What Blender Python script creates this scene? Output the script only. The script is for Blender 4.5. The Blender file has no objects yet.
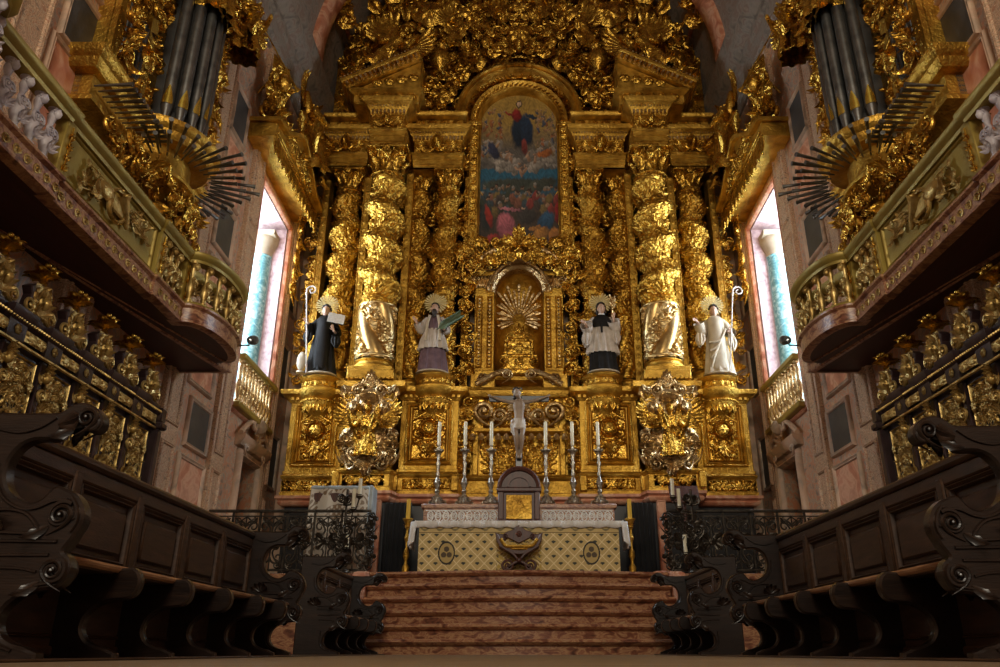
import bpy, math, random
import numpy as np
from mathutils import Vector, Matrix
PI = math.pi
C = bpy.context.scene.collection
# ---------------------------------------------------------------- camera model
F = 780.0; TH = math.atan((652-333.5)/F); CT, ST = math.cos(TH), math.sin(TH); CAMH = .04; CX = 519
def ray(u, v):
    x = (u-CX)/F; up = (333.5-v)/F
    return x, CT-up*ST, ST+up*CT
def PY(u, v, Y):
    x, y, z = ray(u, v); k = Y/y; return x*k, Y, z*k+CAMH
def PX(u, v, X):
    x, y, z = ray(u, v); k = abs(X)/abs(x); return x*k, y*k, z*k+CAMH
# ---------------------------------------------------------------- mesh kit
def T(x=0, y=0, z=0):
    m = np.eye(4); m[:3, 3] = (x, y, z); return m
def S(x, y=None, z=None):
    if y is None: y = z = x
    return np.diag([x, y, z, 1.0])
def Rx(a):
    m = np.eye(4); c, s = math.cos(a), math.sin(a); m[1, 1] = c; m[1, 2] = -s; m[2, 1] = s; m[2, 2] = c; return m
def Ry(a):
    m = np.eye(4); c, s = math.cos(a), math.sin(a); m[0, 0] = c; m[0, 2] = s; m[2, 0] = -s; m[2, 2] = c; return m
def Rz(a):
    m = np.eye(4); c, s = math.cos(a), math.sin(a); m[0, 0] = c; m[0, 1] = -s; m[1, 0] = s; m[1, 1] = c; return m
def xf(vf, M):
    V = vf[0] @ M[:3, :3].T + M[:3, 3]
    Fc = vf[1]
    if np.linalg.det(M[:3, :3]) < 0: Fc = [tuple(reversed(f)) for f in Fc]
    return V, Fc
def join(*vfs):
    Vs, Fs, n = [], [], 0
    for V, Fc in vfs:
        Vs.append(V); Fs += [tuple(i+n for i in f) for f in Fc] if n else list(Fc); n += len(V)
    return np.concatenate(Vs), Fs
class MB:
    def __init__(s, *vfs):
        s.V = []; s.F = []; s.n = 0
        for a in vfs: s.add(a)
    def add(s, vf, M=None):
        if M is not None: vf = xf(vf, M)
        V, Fc = vf; n = s.n
        s.V.append(V); s.F += [tuple([i+n for i in f]) for f in Fc]; s.n += len(V); return s
    def sym(s, vf, M=None):
        if M is not None: vf = xf(vf, M)
        s.add(vf); s.add(xf(vf, S(-1, 1, 1))); return s
    def vf(s): return np.concatenate(s.V), s.F
ROOT = {}
def link(name, mb, mat, parent=None, loc=None, ang=38, smooth=True, col=None):
    V, Fc = mb.vf() if isinstance(mb, MB) else mb
    base = np.array(ROOT.get(parent.name, (0, 0, 0)) if parent else (loc if loc is not None else (0, 0, 0)), float)
    me = bpy.data.meshes.new(name)
    me.from_pydata((V-base).tolist(), [], [tuple(int(i) for i in f) for f in Fc])
    me.validate(); me.update()
    if smooth:
        me.polygons.foreach_set('use_smooth', [True]*len(me.polygons))
        me.set_sharp_from_angle(angle=math.radians(ang))
    if col is not None and len(me.vertices) == len(col):
        a = me.color_attributes.new('Col', 'FLOAT_COLOR', 'POINT')
        cc = np.ones((len(col), 4)); cc[:, :3] = np.clip(col, 0, 1)
        a.data.foreach_set('color', cc.ravel())
    me.materials.append(mat)
    o = bpy.data.objects.new(name, me); C.objects.link(o)
    if parent: o.parent = parent; ROOT[o.name] = tuple(base)
    else: o.location = tuple(base); ROOT[o.name] = tuple(base)
    return o
def tag(o, label, cat, group=None, kind=None):
    o['label'] = label; o['category'] = cat
    if group: o['group'] = group
    if kind: o['kind'] = kind
    return o
def thing(name, label, cat, loc=(0, 0, 0), group=None):
    o = bpy.data.objects.new(name, None); C.objects.link(o); o.location = loc; o.empty_display_size = .1
    ROOT[o.name] = tuple(loc); return tag(o, label, cat, group)
def struct(name, mb, mat, parent=None, **k):
    o = link(name, mb, mat, parent, **k)
    if not parent: o['kind'] = 'structure'
    return o
def ctree(o, parent=None):
    c = o.copy(); C.objects.link(c)
    if parent: c.parent = parent
    for ch in list(o.children): ctree(ch, c)
    return c
def dup(o, loc=None, rz=None, label=None, group=None, mirror=False, scale=None):
    c = ctree(o)
    if mirror:
        c.location = (-o.location[0], o.location[1], o.location[2]); c.rotation_euler = (0, 0, -o.rotation_euler[2])
        c.scale = (-o.scale[0], o.scale[1], o.scale[2])
    if loc is not None: c.location = loc
    if rz is not None: c.rotation_euler = (0, 0, rz)
    if scale is not None: c.scale = scale
    if label: c['label'] = label
    if group: c['group'] = group
    return c
def LR(o, label, group=None):      # mirrored copy on the left side of the chancel
    return dup(o, mirror=True, label=label, group=group)
def box(x0, x1, y0, y1, z0, z1, bev=0):
    if bev <= 0:
        V = np.array([(x, y, z) for x in (x0, x1) for y in (y0, y1) for z in (z0, z1)], float)
        return V, [(0, 1, 3, 2), (4, 6, 7, 5), (0, 4, 5, 1), (2, 3, 7, 6), (0, 2, 6, 4), (1, 5, 7, 3)]
    b = min(bev, abs(x1-x0)*.45, abs(y1-y0)*.45, abs(z1-z0)*.45)
    lev = []
    for z, i in ((z0, b), (z0+b, 0), (z1-b, 0), (z1, b)):
        lev.append([(x0+i+ (0 if i else b), y0+i), (x1-i-(0 if i else b), y0+i), (x1-i, y0+i+(0 if i else b)), (x1-i, y1-i-(0 if i else b)),
                    (x1-i-(0 if i else b), y1-i), (x0+i+(0 if i else b), y1-i), (x0+i, y1-i-(0 if i else b)), (x0+i, y0+i+(0 if i else b))])
    V = np.array([(p[0], p[1], z) for L, z in zip(lev, (z0, z0+b, z1-b, z1)) for p in L], float)
    Fc = [tuple(range(7, -1, -1)), tuple(range(24, 32))]
    for k in range(3):
        for j in range(8): Fc.append((k*8+j, k*8+(j+1) % 8, k*8+8+(j+1) % 8, k*8+8+j))
    return V, Fc
def grid(P, wrap=False):           # P: (n, m, 3)
    n, m = P.shape[:2]; Fc = []
    for i in range(n-1):
        for j in range(m if wrap else m-1):
            a = i*m+j; b = i*m+(j+1) % m; Fc.append((a, b, b+m, a+m))
    return P.reshape(-1, 3), Fc
def lathe(prof, n=24, a0=0, a1=2*PI, wave=None):
    full = abs(a1-a0-2*PI) < 1e-6
    A = np.linspace(a0, a1, n, endpoint=not full)
    P = np.zeros((len(prof), len(A), 3))
    for i, (r, z) in enumerate(prof):
        rr = r*(1+(wave(A, z) if wave else 0))
        P[i, :, 0] = rr*np.cos(A); P[i, :, 1] = rr*np.sin(A); P[i, :, 2] = z
    return grid(P, full)
def tube(pts, rad, n=8, cap=True, flat=1.0):
    pts = [np.array(p, float) for p in pts]
    if not hasattr(rad, '__len__'): rad = [rad]*len(pts)
    N = len(pts); tang = []
    for i in range(N):
        t = pts[min(i+1, N-1)]-pts[max(i-1, 0)]; L = np.linalg.norm(t); tang.append(t/(L if L > 1e-9 else 1))
    up = np.array([0, 1.0, 0]);
    if abs(tang[0] @ up) > .9: up = np.array([1.0, 0, 0])
    V = []
    a = np.linspace(0, 2*PI, n, endpoint=False)
    for i in range(N):
        s = np.cross(tang[i], up); s /= max(np.linalg.norm(s), 1e-9); up = np.cross(s, tang[i])
        V.append(pts[i]+rad[i]*(np.cos(a)[:, None]*s+flat*np.sin(a)[:, None]*up))
    P = np.array(V); V, Fc = grid(P, True)
    if cap: Fc = Fc+[tuple(range(n-1, -1, -1)), tuple(range((N-1)*n, N*n))]
    return V, Fc
def mitre(path, closed=False):
    P = np.array(path, float); N = len(P); out = []
    for i in range(N):
        def nrm(a, b):
            t = b-a; t = t/np.linalg.norm(t); return np.array([t[1], -t[0]])
        if closed: n1 = nrm(P[i-1], P[i]); n2 = nrm(P[i], P[(i+1) % N])
        else:
            n1 = nrm(P[max(i-1, 0)], P[max(i, 1)]) if i > 0 else nrm(P[0], P[1])
            n2 = nrm(P[i], P[i+1]) if i < N-1 else n1
        b = n1+n2; b /= np.linalg.norm(b); out.append(b/max(b @ n1, .35))
    return P, np.array(out)
def mould(path, prof, closed=False, cap=True):   # outward = right hand of travel direction
    P, Nn = mitre(path, closed)
    G = np.zeros((len(P)+(1 if closed else 0), len(prof), 3))
    for i in range(G.shape[0]):
        k = i % len(P)
        for j, (o, z) in enumerate(prof): G[i, j] = (P[k, 0]+Nn[k, 0]*o, P[k, 1]+Nn[k, 1]*o, z)
    V, Fc = grid(G); m = len(prof)
    if cap and not closed: Fc = Fc+[tuple(range(m-1, -1, -1)), tuple(range((len(P)-1)*m, len(P)*m))]
    return V, Fc
def mouldxz(path, prof, closed=False):           # path in the XZ plane; prof (outward, y)
    V, Fc = mould(path, prof, closed); V = V[:, [0, 2, 1]]; return V, [tuple(reversed(f)) for f in Fc]
def prism(out, y0, y1, bev=.0):                  # outline (x, z) extruded along y
    P = np.array(out, float); N = len(P)
    area = sum(P[i-1][0]*P[i][1]-P[i][0]*P[i-1][1] for i in range(N))
    if area < 0: P = P[::-1].copy()
    rings = []
    if bev:
        _, nn = mitre(P, True); I = P-nn*bev
        rings = [(I, y0), (P, y0+bev), (P, y1-bev), (I, y1)]
    else: rings = [(P, y0), (P, y1)]
    V = np.array([(p[0], y, p[1]) for R_, y in rings for p in R_]); Fc = [tuple(range(N)), tuple(range(len(V)-1, len(V)-N-1, -1))]
    for k in range(len(rings)-1):
        for i in range(N): Fc.append((k*N+(i+1) % N, k*N+i, k*N+N+i, k*N+N+(i+1) % N))
    return V, Fc
def ell(cx, cy, cz, rx, ry, rz, n=12, m=8):
    A = np.linspace(0, 2*PI, n, endpoint=False); B = np.linspace(-PI/2+.12, PI/2-.12, m)
    P = np.zeros((m, n, 3))
    P[:, :, 0] = cx+rx*np.cos(B)[:, None]*np.cos(A); P[:, :, 1] = cy+ry*np.cos(B)[:, None]*np.sin(A); P[:, :, 2] = cz+rz*np.sin(B)[:, None]
    V, Fc = grid(P, True); return V, Fc+[tuple(range(n-1, -1, -1)), tuple(range((m-1)*n, m*n))]
def smooth_path(pts, k=6, closed=False):
    P = [np.array(p, float) for p in pts]; N = len(P); out = []
    R_ = range(N if closed else N-1)
    for i in R_:
        g = lambda q: P[q % N] if closed else P[min(max(q, 0), N-1)]
        a, b, c, d = g(i-1), g(i), g(i+1), g(i+2)
        for t in np.linspace(0, 1, k, endpoint=False):
            out.append(.5*((2*b)+(-a+c)*t+(2*a-5*b+4*c-d)*t*t+(-a+3*b-3*c+d)*t**3))
    if not closed: out.append(P[-1])
    return out
# ---------------------------------------------------------------- ornament templates (local XZ plane, front is -y)
def leafT(L=1, W=.45, curl=.35, n=9, m=7, lob=5):
    P = np.zeros((n, m, 3)); u = np.linspace(0, 1, n); v = np.linspace(-1, 1, m)
    w = W*np.sin(PI*np.clip(u, 0.02, .985)**.75)*(1-.28*np.abs(np.cos(lob*PI*u)))+.03
    for i in range(n):
        a = u[i]*1.1
        P[i, :, 0] = v*w[i]; P[i, :, 2] = L*math.sin(a*1.25)/math.sin(1.375)*.98 if a*1.25 < 1.5 else L*.98
        P[i, :, 1] = -curl*L*u[i]**2.2-.16*W*(1-np.abs(v))-.10*W*np.cos(v*PI*2.5)*np.sin(PI*u[i])
    return grid(P)
def scrollT(turns=1.6, th=.13, n=30, k=7, tail=1.0):
    pts, rad = [], []
    for i in range(n):
        t = i/(n-1); a = t*turns*2*PI
        r = .5*(1-t)**.85+.04
        pts.append((r*math.cos(a), -.12*t, r*math.sin(a))); rad.append(th*(1-.55*t))
    pre = [(.5-.12*q*q*tail, .0, -.33*q*tail) for q in (3.0, 2.3, 1.6, .9, .4)]
    pr = [th*f for f in (.15, .45, .7, .9, 1)]
    a = tube(pre+pts, pr+rad, k)
    return join(a, ell(0, -.14, 0, .13, .1, .13, 8, 5))
def rosetteT(pet=6, n=30, m=8):
    P = np.zeros((m, n, 3)); A = np.linspace(0, 2*PI, n, endpoint=False)
    for i in range(m):
        t = i/(m-1); r = t*(1-.16*(1-np.abs(np.cos(pet*A/2))))
        P[i, :, 0] = r*np.cos(A); P[i, :, 2] = r*np.sin(A)
        P[i, :, 1] = -.32*(math.exp(-(t/.22)**2)+.75*math.sin(PI*min(t, 1))**1.2*(.5+.5*np.abs(np.cos(pet*A/2))))-.02
    V, Fc = grid(P, True); return V, [tuple(reversed(f)) for f in Fc]
def shellT(nr=9, n=46, m=8):
    P = np.zeros((m, n, 3)); A = np.linspace(-.25, PI+.25, n)
    for i in range(m):
        t = i/(m-1); r = t*(1+.05*np.abs(np.sin(nr*A)))
        P[i, :, 0] = r*np.cos(A); P[i, :, 2] = r*np.sin(A)
        P[i, :, 1] = -.28*t*(.45+.55*np.abs(np.sin(nr*A)))*(1.2-.4*t)-.05
    V, Fc = grid(P); return join((V, [tuple(reversed(f)) for f in Fc]), ell(0, -.1, 0, .14, .14, .14, 10, 6))
def headT(n=26, m=20):
    A = np.linspace(0, 2*PI, n, endpoint=False); B = np.linspace(-PI/2+.1, PI/2-.1, m)
    a, b = np.meshgrid(A, B); x = np.cos(b)*np.cos(a); y = np.cos(b)*np.sin(a); z = np.sin(b)
    f = np.clip(-y, 0, 1)
    X = x*.40*(1-.28*np.clip(-z, 0, 1)**1.5); Y = y*.5; Z = z*.6
    Y = Y-.17*np.exp(-((x/.16)**2+((z+.12)/.2)**2))*f-.07*np.exp(-((x/.25)**2+((z+.75)/.16)**2))*f
    Y = Y+.07*np.exp(-(((np.abs(x)-.36)/.16)**2+((z-.12)/.13)**2))*f
    Y = Y-.05*np.exp(-((x/.2)**2+((z+.48)/.07)**2))*f
    V, Fc = grid(np.stack([X, Y, Z], -1), True)
    h = join((V, Fc+[tuple(range(n-1, -1, -1)), tuple(range((m-1)*n, m*n))]), ell(.41, 0, -.04, .05, .1, .15, 8, 6), ell(-.41, 0, -.04, .05, .1, .15, 8, 6))
    return h
HEAD = headT()
def hairT(seed=1, n=26):
    r = random.Random(seed); o = []
    for i in range(n):
        a = r.uniform(0, 2*PI); b = r.uniform(.05, 1.45)
        y = math.cos(b)*math.sin(a)*.5
        if y < -.12 and b < 1.0: continue
        o.append(ell(math.cos(b)*math.cos(a)*.42, y+.05, math.sin(b)*.56+.08, .15, .15, .13, 7, 5))
    return join(*o)
def wingT(nf=9):                                   # springs at origin, sweeps to +x, +z
    o = []
    for k in range(nf):
        t = k/(nf-1); a = math.radians(82-95*t); L = 1.25-.55*t
        bx, bz = .28*(1-t)*.6+.12, .12*(1-t)+.05
        f = leafT(L, .10+.02*t, .12, 7, 5, 1)
        o.append(xf(f, T(bx, -.02*k, bz) @ Ry(PI/2-a)))
    o.append(tube([(0, 0, 0), (.14, -.06, .3), (.22, -.08, .62), (.26, -.06, .95)], [.13, .15, .11, .04], 8))
    return join(*o)
WING = wingT()
LEAF = leafT(); LEAF2 = leafT(1, .3, .6, 9, 5, 3); SCROLL = scrollT(); SCROLL2 = scrollT(1.1, .17, 22, 7, 1.2); ROS = rosetteT(); SHELL = shellT(); HAIR = hairT()
CHERUB = join(xf(join(HEAD, HAIR), T(0, -.25, .1) @ S(.85)), xf(WING, T(.2, 0, -.25) @ Ry(.5) @ S(.75)), xf(WING, S(-1, 1, 1) @ T(.2, 0, -.25) @ Ry(.5) @ S(.75)))
SPRAY = join(*[xf(LEAF2, Ry(a) @ S(s)) for a, s in ((0, 1), (.55, .85), (-.55, .85), (1.1, .65), (-1.1, .65))])
CURL = join(SCROLL, xf(LEAF, T(.42, -.05, -.3) @ Ry(.9) @ S(.7)), xf(LEAF2, T(-.3, 0, -.2) @ Ry(-2.2) @ S(.6)))
def mass(mb, x0, x1, z0, z1, y, n, s0, s1, seed, sym=True, inside=None, yj=.12, kit=None):
    r = random.Random(seed); kit = kit or [SCROLL, CURL, LEAF, LEAF2, LEAF, SPRAY, SCROLL2, ROS, CURL]
    k = 0
    for _ in range(n*6):
        if k >= n: break
        x, z = r.uniform(x0, x1), r.uniform(z0, z1)
        if inside and not inside(x, z): continue
        k += 1; s = r.uniform(s0, s1); t = kit[r.randrange(len(kit))]
        M = T(x, y-r.uniform(0, yj), z) @ Ry(r.uniform(-PI, PI)) @ Rx(r.uniform(-.45, .45)) @ S(s*(1 if r.random() < .5 else -1), s*1.3, s)
        (mb.sym if sym else mb.add)(t, M)
    return mb
def stamp(Hh, X, Z, pts, w):
    for (px, pz), ww in zip(pts, w):
        d2 = ((X-px)**2+(Z-pz)**2)/(ww*ww)
        np.maximum(Hh, np.sqrt(np.clip(1-d2, 0, 1))*min(1, (ww*14)**.5), out=Hh)
def carve(w, h, nx, nz, seed, n, r0=.09, r1=.2, th=.022, sym=True, med=None, margin=.03):
    r = random.Random(seed); x = np.linspace(-w/2, w/2, nx); z = np.linspace(0, h, nz); X, Z = np.meshgrid(x, z)
    Xs = np.abs(X) if sym else X; Hh = np.zeros_like(X)
    for _ in range(n):
        R_ = r.uniform(r0, r1); cx = r.uniform(0 if sym else -w/2+margin+R_*.5, w/2-margin-R_*.6); cz = r.uniform(margin+R_*.6, h-margin-R_*.6)
        a0 = r.uniform(0, 2*PI); d = r.choice((-1, 1)); pts = []; ws = []
        for i in range(34):
            t = i/33; a = a0+d*t*7.5; rr = R_*(1-t)**.9
            pts.append((cx+rr*math.cos(a), cz+rr*math.sin(a))); ws.append(th*(1.1-.5*t)*(1+.35*math.sin(i*1.9)))
        ws[-1] = th*1.8
        stamp(Hh, Xs, Z, pts, ws)
        for _k in range(3):
            a = r.uniform(0, 6.28); L = R_*1.1
            stamp(Hh, Xs, Z, [(cx+math.cos(a)*(R_*.7+L*q/9), cz+math.sin(a)*(R_*.7+L*q/9)) for q in range(10)], [th*(1.4*math.sin(PI*(q+1)/11)+.2) for q in range(10)])
    if med:
        cx, cz, rr = med; d = np.sqrt((X-cx)**2+(Z-cz)**2); A = np.arctan2(Z-cz, X-cx)
        Hh = np.where(d < rr*1.25, 0, Hh)
        Hh = np.maximum(Hh, np.exp(-((d-rr)/(rr*.13))**2)); Hh = np.maximum(Hh, np.exp(-((d-rr*.72)/(rr*.06))**2)*.6)
        Hh = np.maximum(Hh, np.clip(1-d/(rr*.6), 0, 1)**.6*(.55+.45*np.abs(np.cos(3*A)))*.9)
    e = np.minimum(np.minimum(X+w/2, w/2-X), np.minimum(Z, h-Z)); Hh *= np.clip(e/margin, 0, 1)**.5
    return Hh
def relief(w, h, Hh, depth, M=None):
    nz, nx = Hh.shape; P = np.zeros((nz, nx, 3)); P[:, :, 0] = np.linspace(-w/2, w/2, nx); P[:, :, 2] = np.linspace(0, h, nz)[:, None]; P[:, :, 1] = -Hh*depth
    vf = grid(P); return xf(vf, M) if M is not None else vf
def worley(x, y, px, seed=0):                      # x periodic in px
    xi = np.floor(x).astype(int); yi = np.floor(y).astype(int); best = np.full(x.shape, 9.0); b2 = best.copy()
    for dx in (-1, 0, 1):
        for dy in (-1, 0, 1):
            cx = xi+dx; cy = yi+dy; hx = np.mod(cx, px)
            h1 = np.mod(np.sin(hx*127.1+cy*311.7+seed*7.3)*43758.5453, 1); h2 = np.mod(np.sin(hx*269.5+cy*183.3+seed*3.1)*24634.63, 1)
            d = np.sqrt((cx+h1-x)**2+(cy+h2-y)**2)
            m = d < best; b2 = np.where(m, best, np.minimum(b2, d)); best = np.where(m, d, best)
    return best, b2
def beads(p0, p1, r, step=None):
    p0, p1 = np.array(p0, float), np.array(p1, float); L = np.linalg.norm(p1-p0); n = max(2, int(L/(step or r*2.3)))
    e = ell(0, 0, 0, r, r, r, 6, 4); return join(*[xf(e, T(*(p0+(p1-p0)*(i+.5)/n))) for i in range(n)])
def frame(x0, x1, z0, z1, y, w, d, prof=None):     # moulded rectangular frame, front at y-d
    pr = prof or [(0, 0), (0, -d*.5), (-w*.25, -d), (-w*.55, -d*.6), (-w*.75, -d*.85), (-w, -d*.2), (-w, 0)]
    V, Fc = mouldxz([(x0, z0), (x1, z0), (x1, z1), (x0, z1)], [(o, yy) for o, yy in pr], True)
    V = V.copy(); V[:, 1] += y; return V, Fc
# ---------------------------------------------------------------- materials
def nt(name):
    m = bpy.data.materials.new(name); m.use_nodes = True; t = m.node_tree; b = t.nodes['Principled BSDF']; return m, t, b
def N(t, ty, **k):
    n = t.nodes.new(ty)
    for a, v in k.items():
        if a in n.inputs: n.inputs[a].default_value = v
        else: setattr(n, a, v)
    return n
def ramp(t, fac, stops):
    r = t.nodes.new('ShaderNodeValToRGB'); e = r.color_ramp.elements
    e[0].position, e[0].color = stops[0][0], (*stops[0][1], 1); e[1].position, e[1].color = stops[-1][0], (*stops[-1][1], 1)
    for p, c in stops[1:-1]: q = e.new(p); q.color = (*c, 1)
    t.links.new(fac, r.inputs[0]); return r
def mk(name, cols, scale=3, rough=.5, metal=0, bump=0, bscale=20, vor=0, vscale=8, detail=6, rvar=0, dist=0, spec=.5, stretch=None, coat=0):
    if name in ('painted_marble_wall', 'painted_scroll_pilaster', 'grey_marble', 'pink_marble'): cols = [(p, (c[0]*1.10, c[1]*1.02, c[2]*.90)) for p, c in cols]
    m, t, b = nt(name); tc = N(t, 'ShaderNodeTexCoord'); src = tc.outputs['Object']
    if stretch:
        mp = N(t, 'ShaderNodeMapping'); mp.inputs['Scale'].default_value = stretch; t.links.new(src, mp.inputs[0]); src = mp.outputs[0]
    n = N(t, 'ShaderNodeTexNoise', Scale=scale, Detail=detail, Distortion=dist); t.links.new(src, n.inputs['Vector'])
    r = ramp(t, n.outputs[0], cols if len(cols) > 1 else [(0, cols[0][1]), (1, cols[0][1])]); t.links.new(r.outputs[0], b.inputs['Base Color'])
    b.inputs['Roughness'].default_value = rough; b.inputs['Metallic'].default_value = metal; b.inputs['Specular IOR Level'].default_value = spec
    b.inputs['Coat Weight'].default_value = coat
    if rvar:
        mr = N(t, 'ShaderNodeMapRange'); mr.inputs['To Min'].default_value = rough-rvar; mr.inputs['To Max'].default_value = rough+rvar
        n3 = N(t, 'ShaderNodeTexNoise', Scale=scale*3.3); t.links.new(src, n3.inputs['Vector']); t.links.new(n3.outputs[0], mr.inputs[0]); t.links.new(mr.outputs[0], b.inputs['Roughness'])
    last = None
    if vor:
        vn = N(t, 'ShaderNodeTexVoronoi', Scale=vscale, feature='SMOOTH_F1'); nz = N(t, 'ShaderNodeTexNoise', Scale=vscale*.7, Detail=2)
        mx = N(t, 'ShaderNodeMixRGB'); mx.inputs[0].default_value = .12; t.links.new(src, nz.inputs['Vector']); t.links.new(src, mx.inputs[1]); t.links.new(nz.outputs['Color'], mx.inputs[2]); t.links.new(mx.outputs[0], vn.inputs['Vector'])
        bb = N(t, 'ShaderNodeBump', Strength=vor, Distance=.04, invert=True); t.links.new(vn.outputs['Distance'], bb.inputs['Height']); last = bb
    if bump:
        n2 = N(t, 'ShaderNodeTexNoise', Scale=bscale, Detail=5); t.links.new(src, n2.inputs['Vector'])
        bb = N(t, 'ShaderNodeBump', Strength=bump, Distance=.02); t.links.new(n2.outputs[0], bb.inputs['Height'])
        if last: t.links.new(last.outputs[0], bb.inputs['Normal'])
        last = bb
    if last: t.links.new(last.outputs[0], b.inputs['Normal'])
    return m
GOLDC = [(.25, (.20, .095, .014)), (.45, (.50, .275, .038)), (.62, (.74, .45, .075)), (.9, (.92, .66, .18))]
gold = mk('carved_gold_leaf', GOLDC, 5.0, .29, .95, .35, 30, .4, 17, rvar=.1)
goldc = mk('burnished_column_gold', GOLDC, 5.0, .31, .95, .5, 30, .6, 17, rvar=.1)
palem = mk('pale_veined_marble', [(.3, (.34, .30, .34)), (.55, (.55, .50, .53)), (.8, (.7, .66, .66))], 9, .4, 0, .1, 20)
goldp = mk('plain_gold_leaf', GOLDC, 3.0, .42, .85, .4, 30, .35, 22, rvar=.1)
goldw = mk('pale_worn_gold', [(.25, (.26, .14, .05)), (.5, (.52, .35, .15)), (.8, (.85, .70, .44))], 4, .3, .85, .3, 24, .4, 14, rvar=.1)
olive = mk('olive_gold_paint', [(.3, (.26, .18, .035)), (.6, (.42, .31, .065)), (.8, (.55, .42, .11))], 1.5, .45, .35, .15, 25)
bronze = mk('dull_gilt_relief', [(.3, (.24, .14, .035)), (.5, (.52, .35, .11)), (.75, (.80, .62, .26))], 6, .36, .75, .3, 40)
walnut = mk('dark_polished_walnut', [(.3, (.007, .0035, .0025)), (.6, (.016, .008, .005)), (.8, (.032, .016, .009))], 4, .3, 0, .12, 18, stretch=(1, 1, 7), coat=.0)
walnutb = mk('brown_bench_walnut', [(.3, (.030, .015, .008)), (.6, (.06, .03, .016)), (.8, (.10, .052, .028))], 5, .4, 0, .12, 30, stretch=(6, 1, 6), coat=.0, spec=.35)
edge = mk('worn_seat_edge', [(.3, (.17, .075, .032)), (.7, (.33, .17, .085))], 6, .35, 0, .1, 30, stretch=(8, 1, 8))
stallw = mk('purple_brown_stall_wood', [(.3, (.014, .007, .007)), (.7, (.042, .021, .022))], 4, .35, 0, .15, 20)
soffit = mk('dark_red_soffit_boards', [(.3, (.030, .005, .004)), (.7, (.065, .011, .008))], 2, .5, 0, .1, 12, stretch=(5, .6, 1))
redmar = mk('red_stone', [(.3, (.09, .032, .018)), (.44, (.26, .095, .05)), (.53, (.50, .28, .14)), (.59, (.30, .115, .06)), (.8, (.62, .45, .25))], 8, .32, 0, .1, 30, dist=.8, detail=9, stretch=(.7, 1, 1.6))
pinkm = mk('pink_marble', [(.3, (.34, .12, .07)), (.47, (.54, .23, .15)), (.56, (.66, .40, .29)), (.66, (.5, .24, .16)), (.8, (.56, .42, .33))], 2.2, .4, 0, .08, 25, dist=1.2, detail=8)
greym = mk('grey_marble', [(.3, (.24, .18, .14)), (.46, (.42, .33, .26)), (.56, (.54, .38, .29)), (.75, (.62, .50, .38))], 1.6, .45, 0, .1, 20, dist=1.8, detail=8)
wallm = mk('painted_marble_wall', [(.30, (.17, .13, .12)), (.40, (.42, .30, .22)), (.46, (.52, .21, .11)), (.52, (.48, .35, .26)), (.58, (.32, .26, .23)), (.66, (.58, .42, .27)), (.8, (.42, .20, .14))], 2.6, .5, 0, .1, 18, dist=2.6, detail=9)
pilam = mk('painted_scroll_pilaster', [(.34, (.20, .13, .09)), (.42, (.58, .46, .35)), (.47, (.36, .15, .08)), (.53, (.64, .50, .36)), (.60, (.30, .18, .12)), (.7, (.56, .42, .30))], 5.5, .5, 0, .15, 14, dist=3.0, detail=4)
slate = mk('dark_slate', [(.3, (.025, .025, .024)), (.7, (.07, .066, .06))], 2, .5, 0, .1, 20)
blackm = mk('black_marble', [(.3, (.008, .008, .009)), (.7, (.022, .022, .024))], 2, .3, 0)
floorm = mk('worn_floor_boards', [(.3, (.13, .085, .05)), (.6, (.24, .165, .10)), (.85, (.34, .25, .16))], 3, .5, 0, .2, 30, stretch=(.5, 5, 1))
iron = mk('black_wrought_iron', [(.3, (.02, .017, .014)), (.7, (.09, .075, .058))], 12, .32, .7, .2, 60)
silver = mk('worn_silver', [(.3, (.30, .27, .22)), (.7, (.66, .61, .52))], 14, .28, .95, .3, 60)
cloth = mk('white_altar_linen', [(.3, (.70, .68, .65)), (.7, (.88, .86, .82))], 5, .8, 0, .3, 40)
wax = mk('ivory_wax', [(.3, (.78, .72, .52)), (.7, (.85, .80, .62))], 3, .45, 0)
ywax = mk('yellow_wax', [(.3, (.72, .43, .03)), (.7, (.80, .52, .06))], 3, .45, 0)
mahog = mk('mahogany', [(.3, (.045, .013, .008)), (.7, (.11, .033, .02))], 4, .4, 0, .1, 20, stretch=(6, 1, 1), coat=.0)
leadm = mk('lead_pipe_metal', [(.3, (.10, .10, .095)), (.7, (.24, .23, .21))], 5, .36, .8, .15, 30)
brass = mk('bright_brass', [(.3, (.65, .42, .05)), (.7, (.95, .72, .16))], 5, .25, .9)
skin = mk('painted_flesh', [(.3, (.48, .29, .20)), (.7, (.60, .40, .29))], 6, .45)
skinp = mk('pale_painted_flesh', [(.3, (.22, .15, .10)), (.7, (.36, .27, .20))], 6, .42)
hairm = mk('dark_painted_hair', [(.3, (.015, .01, .008)), (.7, (.04, .025, .018))], 8, .5)
blackh = mk('black_habit', [(.3, (.006, .006, .006)), (.7, (.016, .014, .012))], 6, .6, spec=.2)
goldd = mk('smooth_highlight_tinted_gilt', [(.25, (.34, .19, .06)), (.5, (.60, .40, .15)), (.8, (.86, .70, .40))], 4, .34, .92, .2, 24, rvar=.08)  # giant columns' lower drums: pale window highlights painted into the gilt colour
purpleh = mk('purple_robe', [(.3, (.085, .045, .06)), (.7, (.17, .10, .12))], 6, .55)
rochet = mk('white_surplice', [(.3, (.42, .36, .30)), (.7, (.62, .55, .48))], 6, .6)
creamh = mk('cream_habit', [(.3, (.36, .29, .19)), (.7, (.54, .45, .32))], 4, .55)
greenp = mk('green_palm', [(.3, (.04, .07, .03)), (.7, (.09, .13, .06))], 8, .5)
bluem = mk('turquoise_marble', [(.35, (.10, .30, .34)), (.5, (.22, .50, .52)), (.65, (.50, .74, .74))], 7, .45, 0, .15, 14, dist=1.5)
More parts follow.
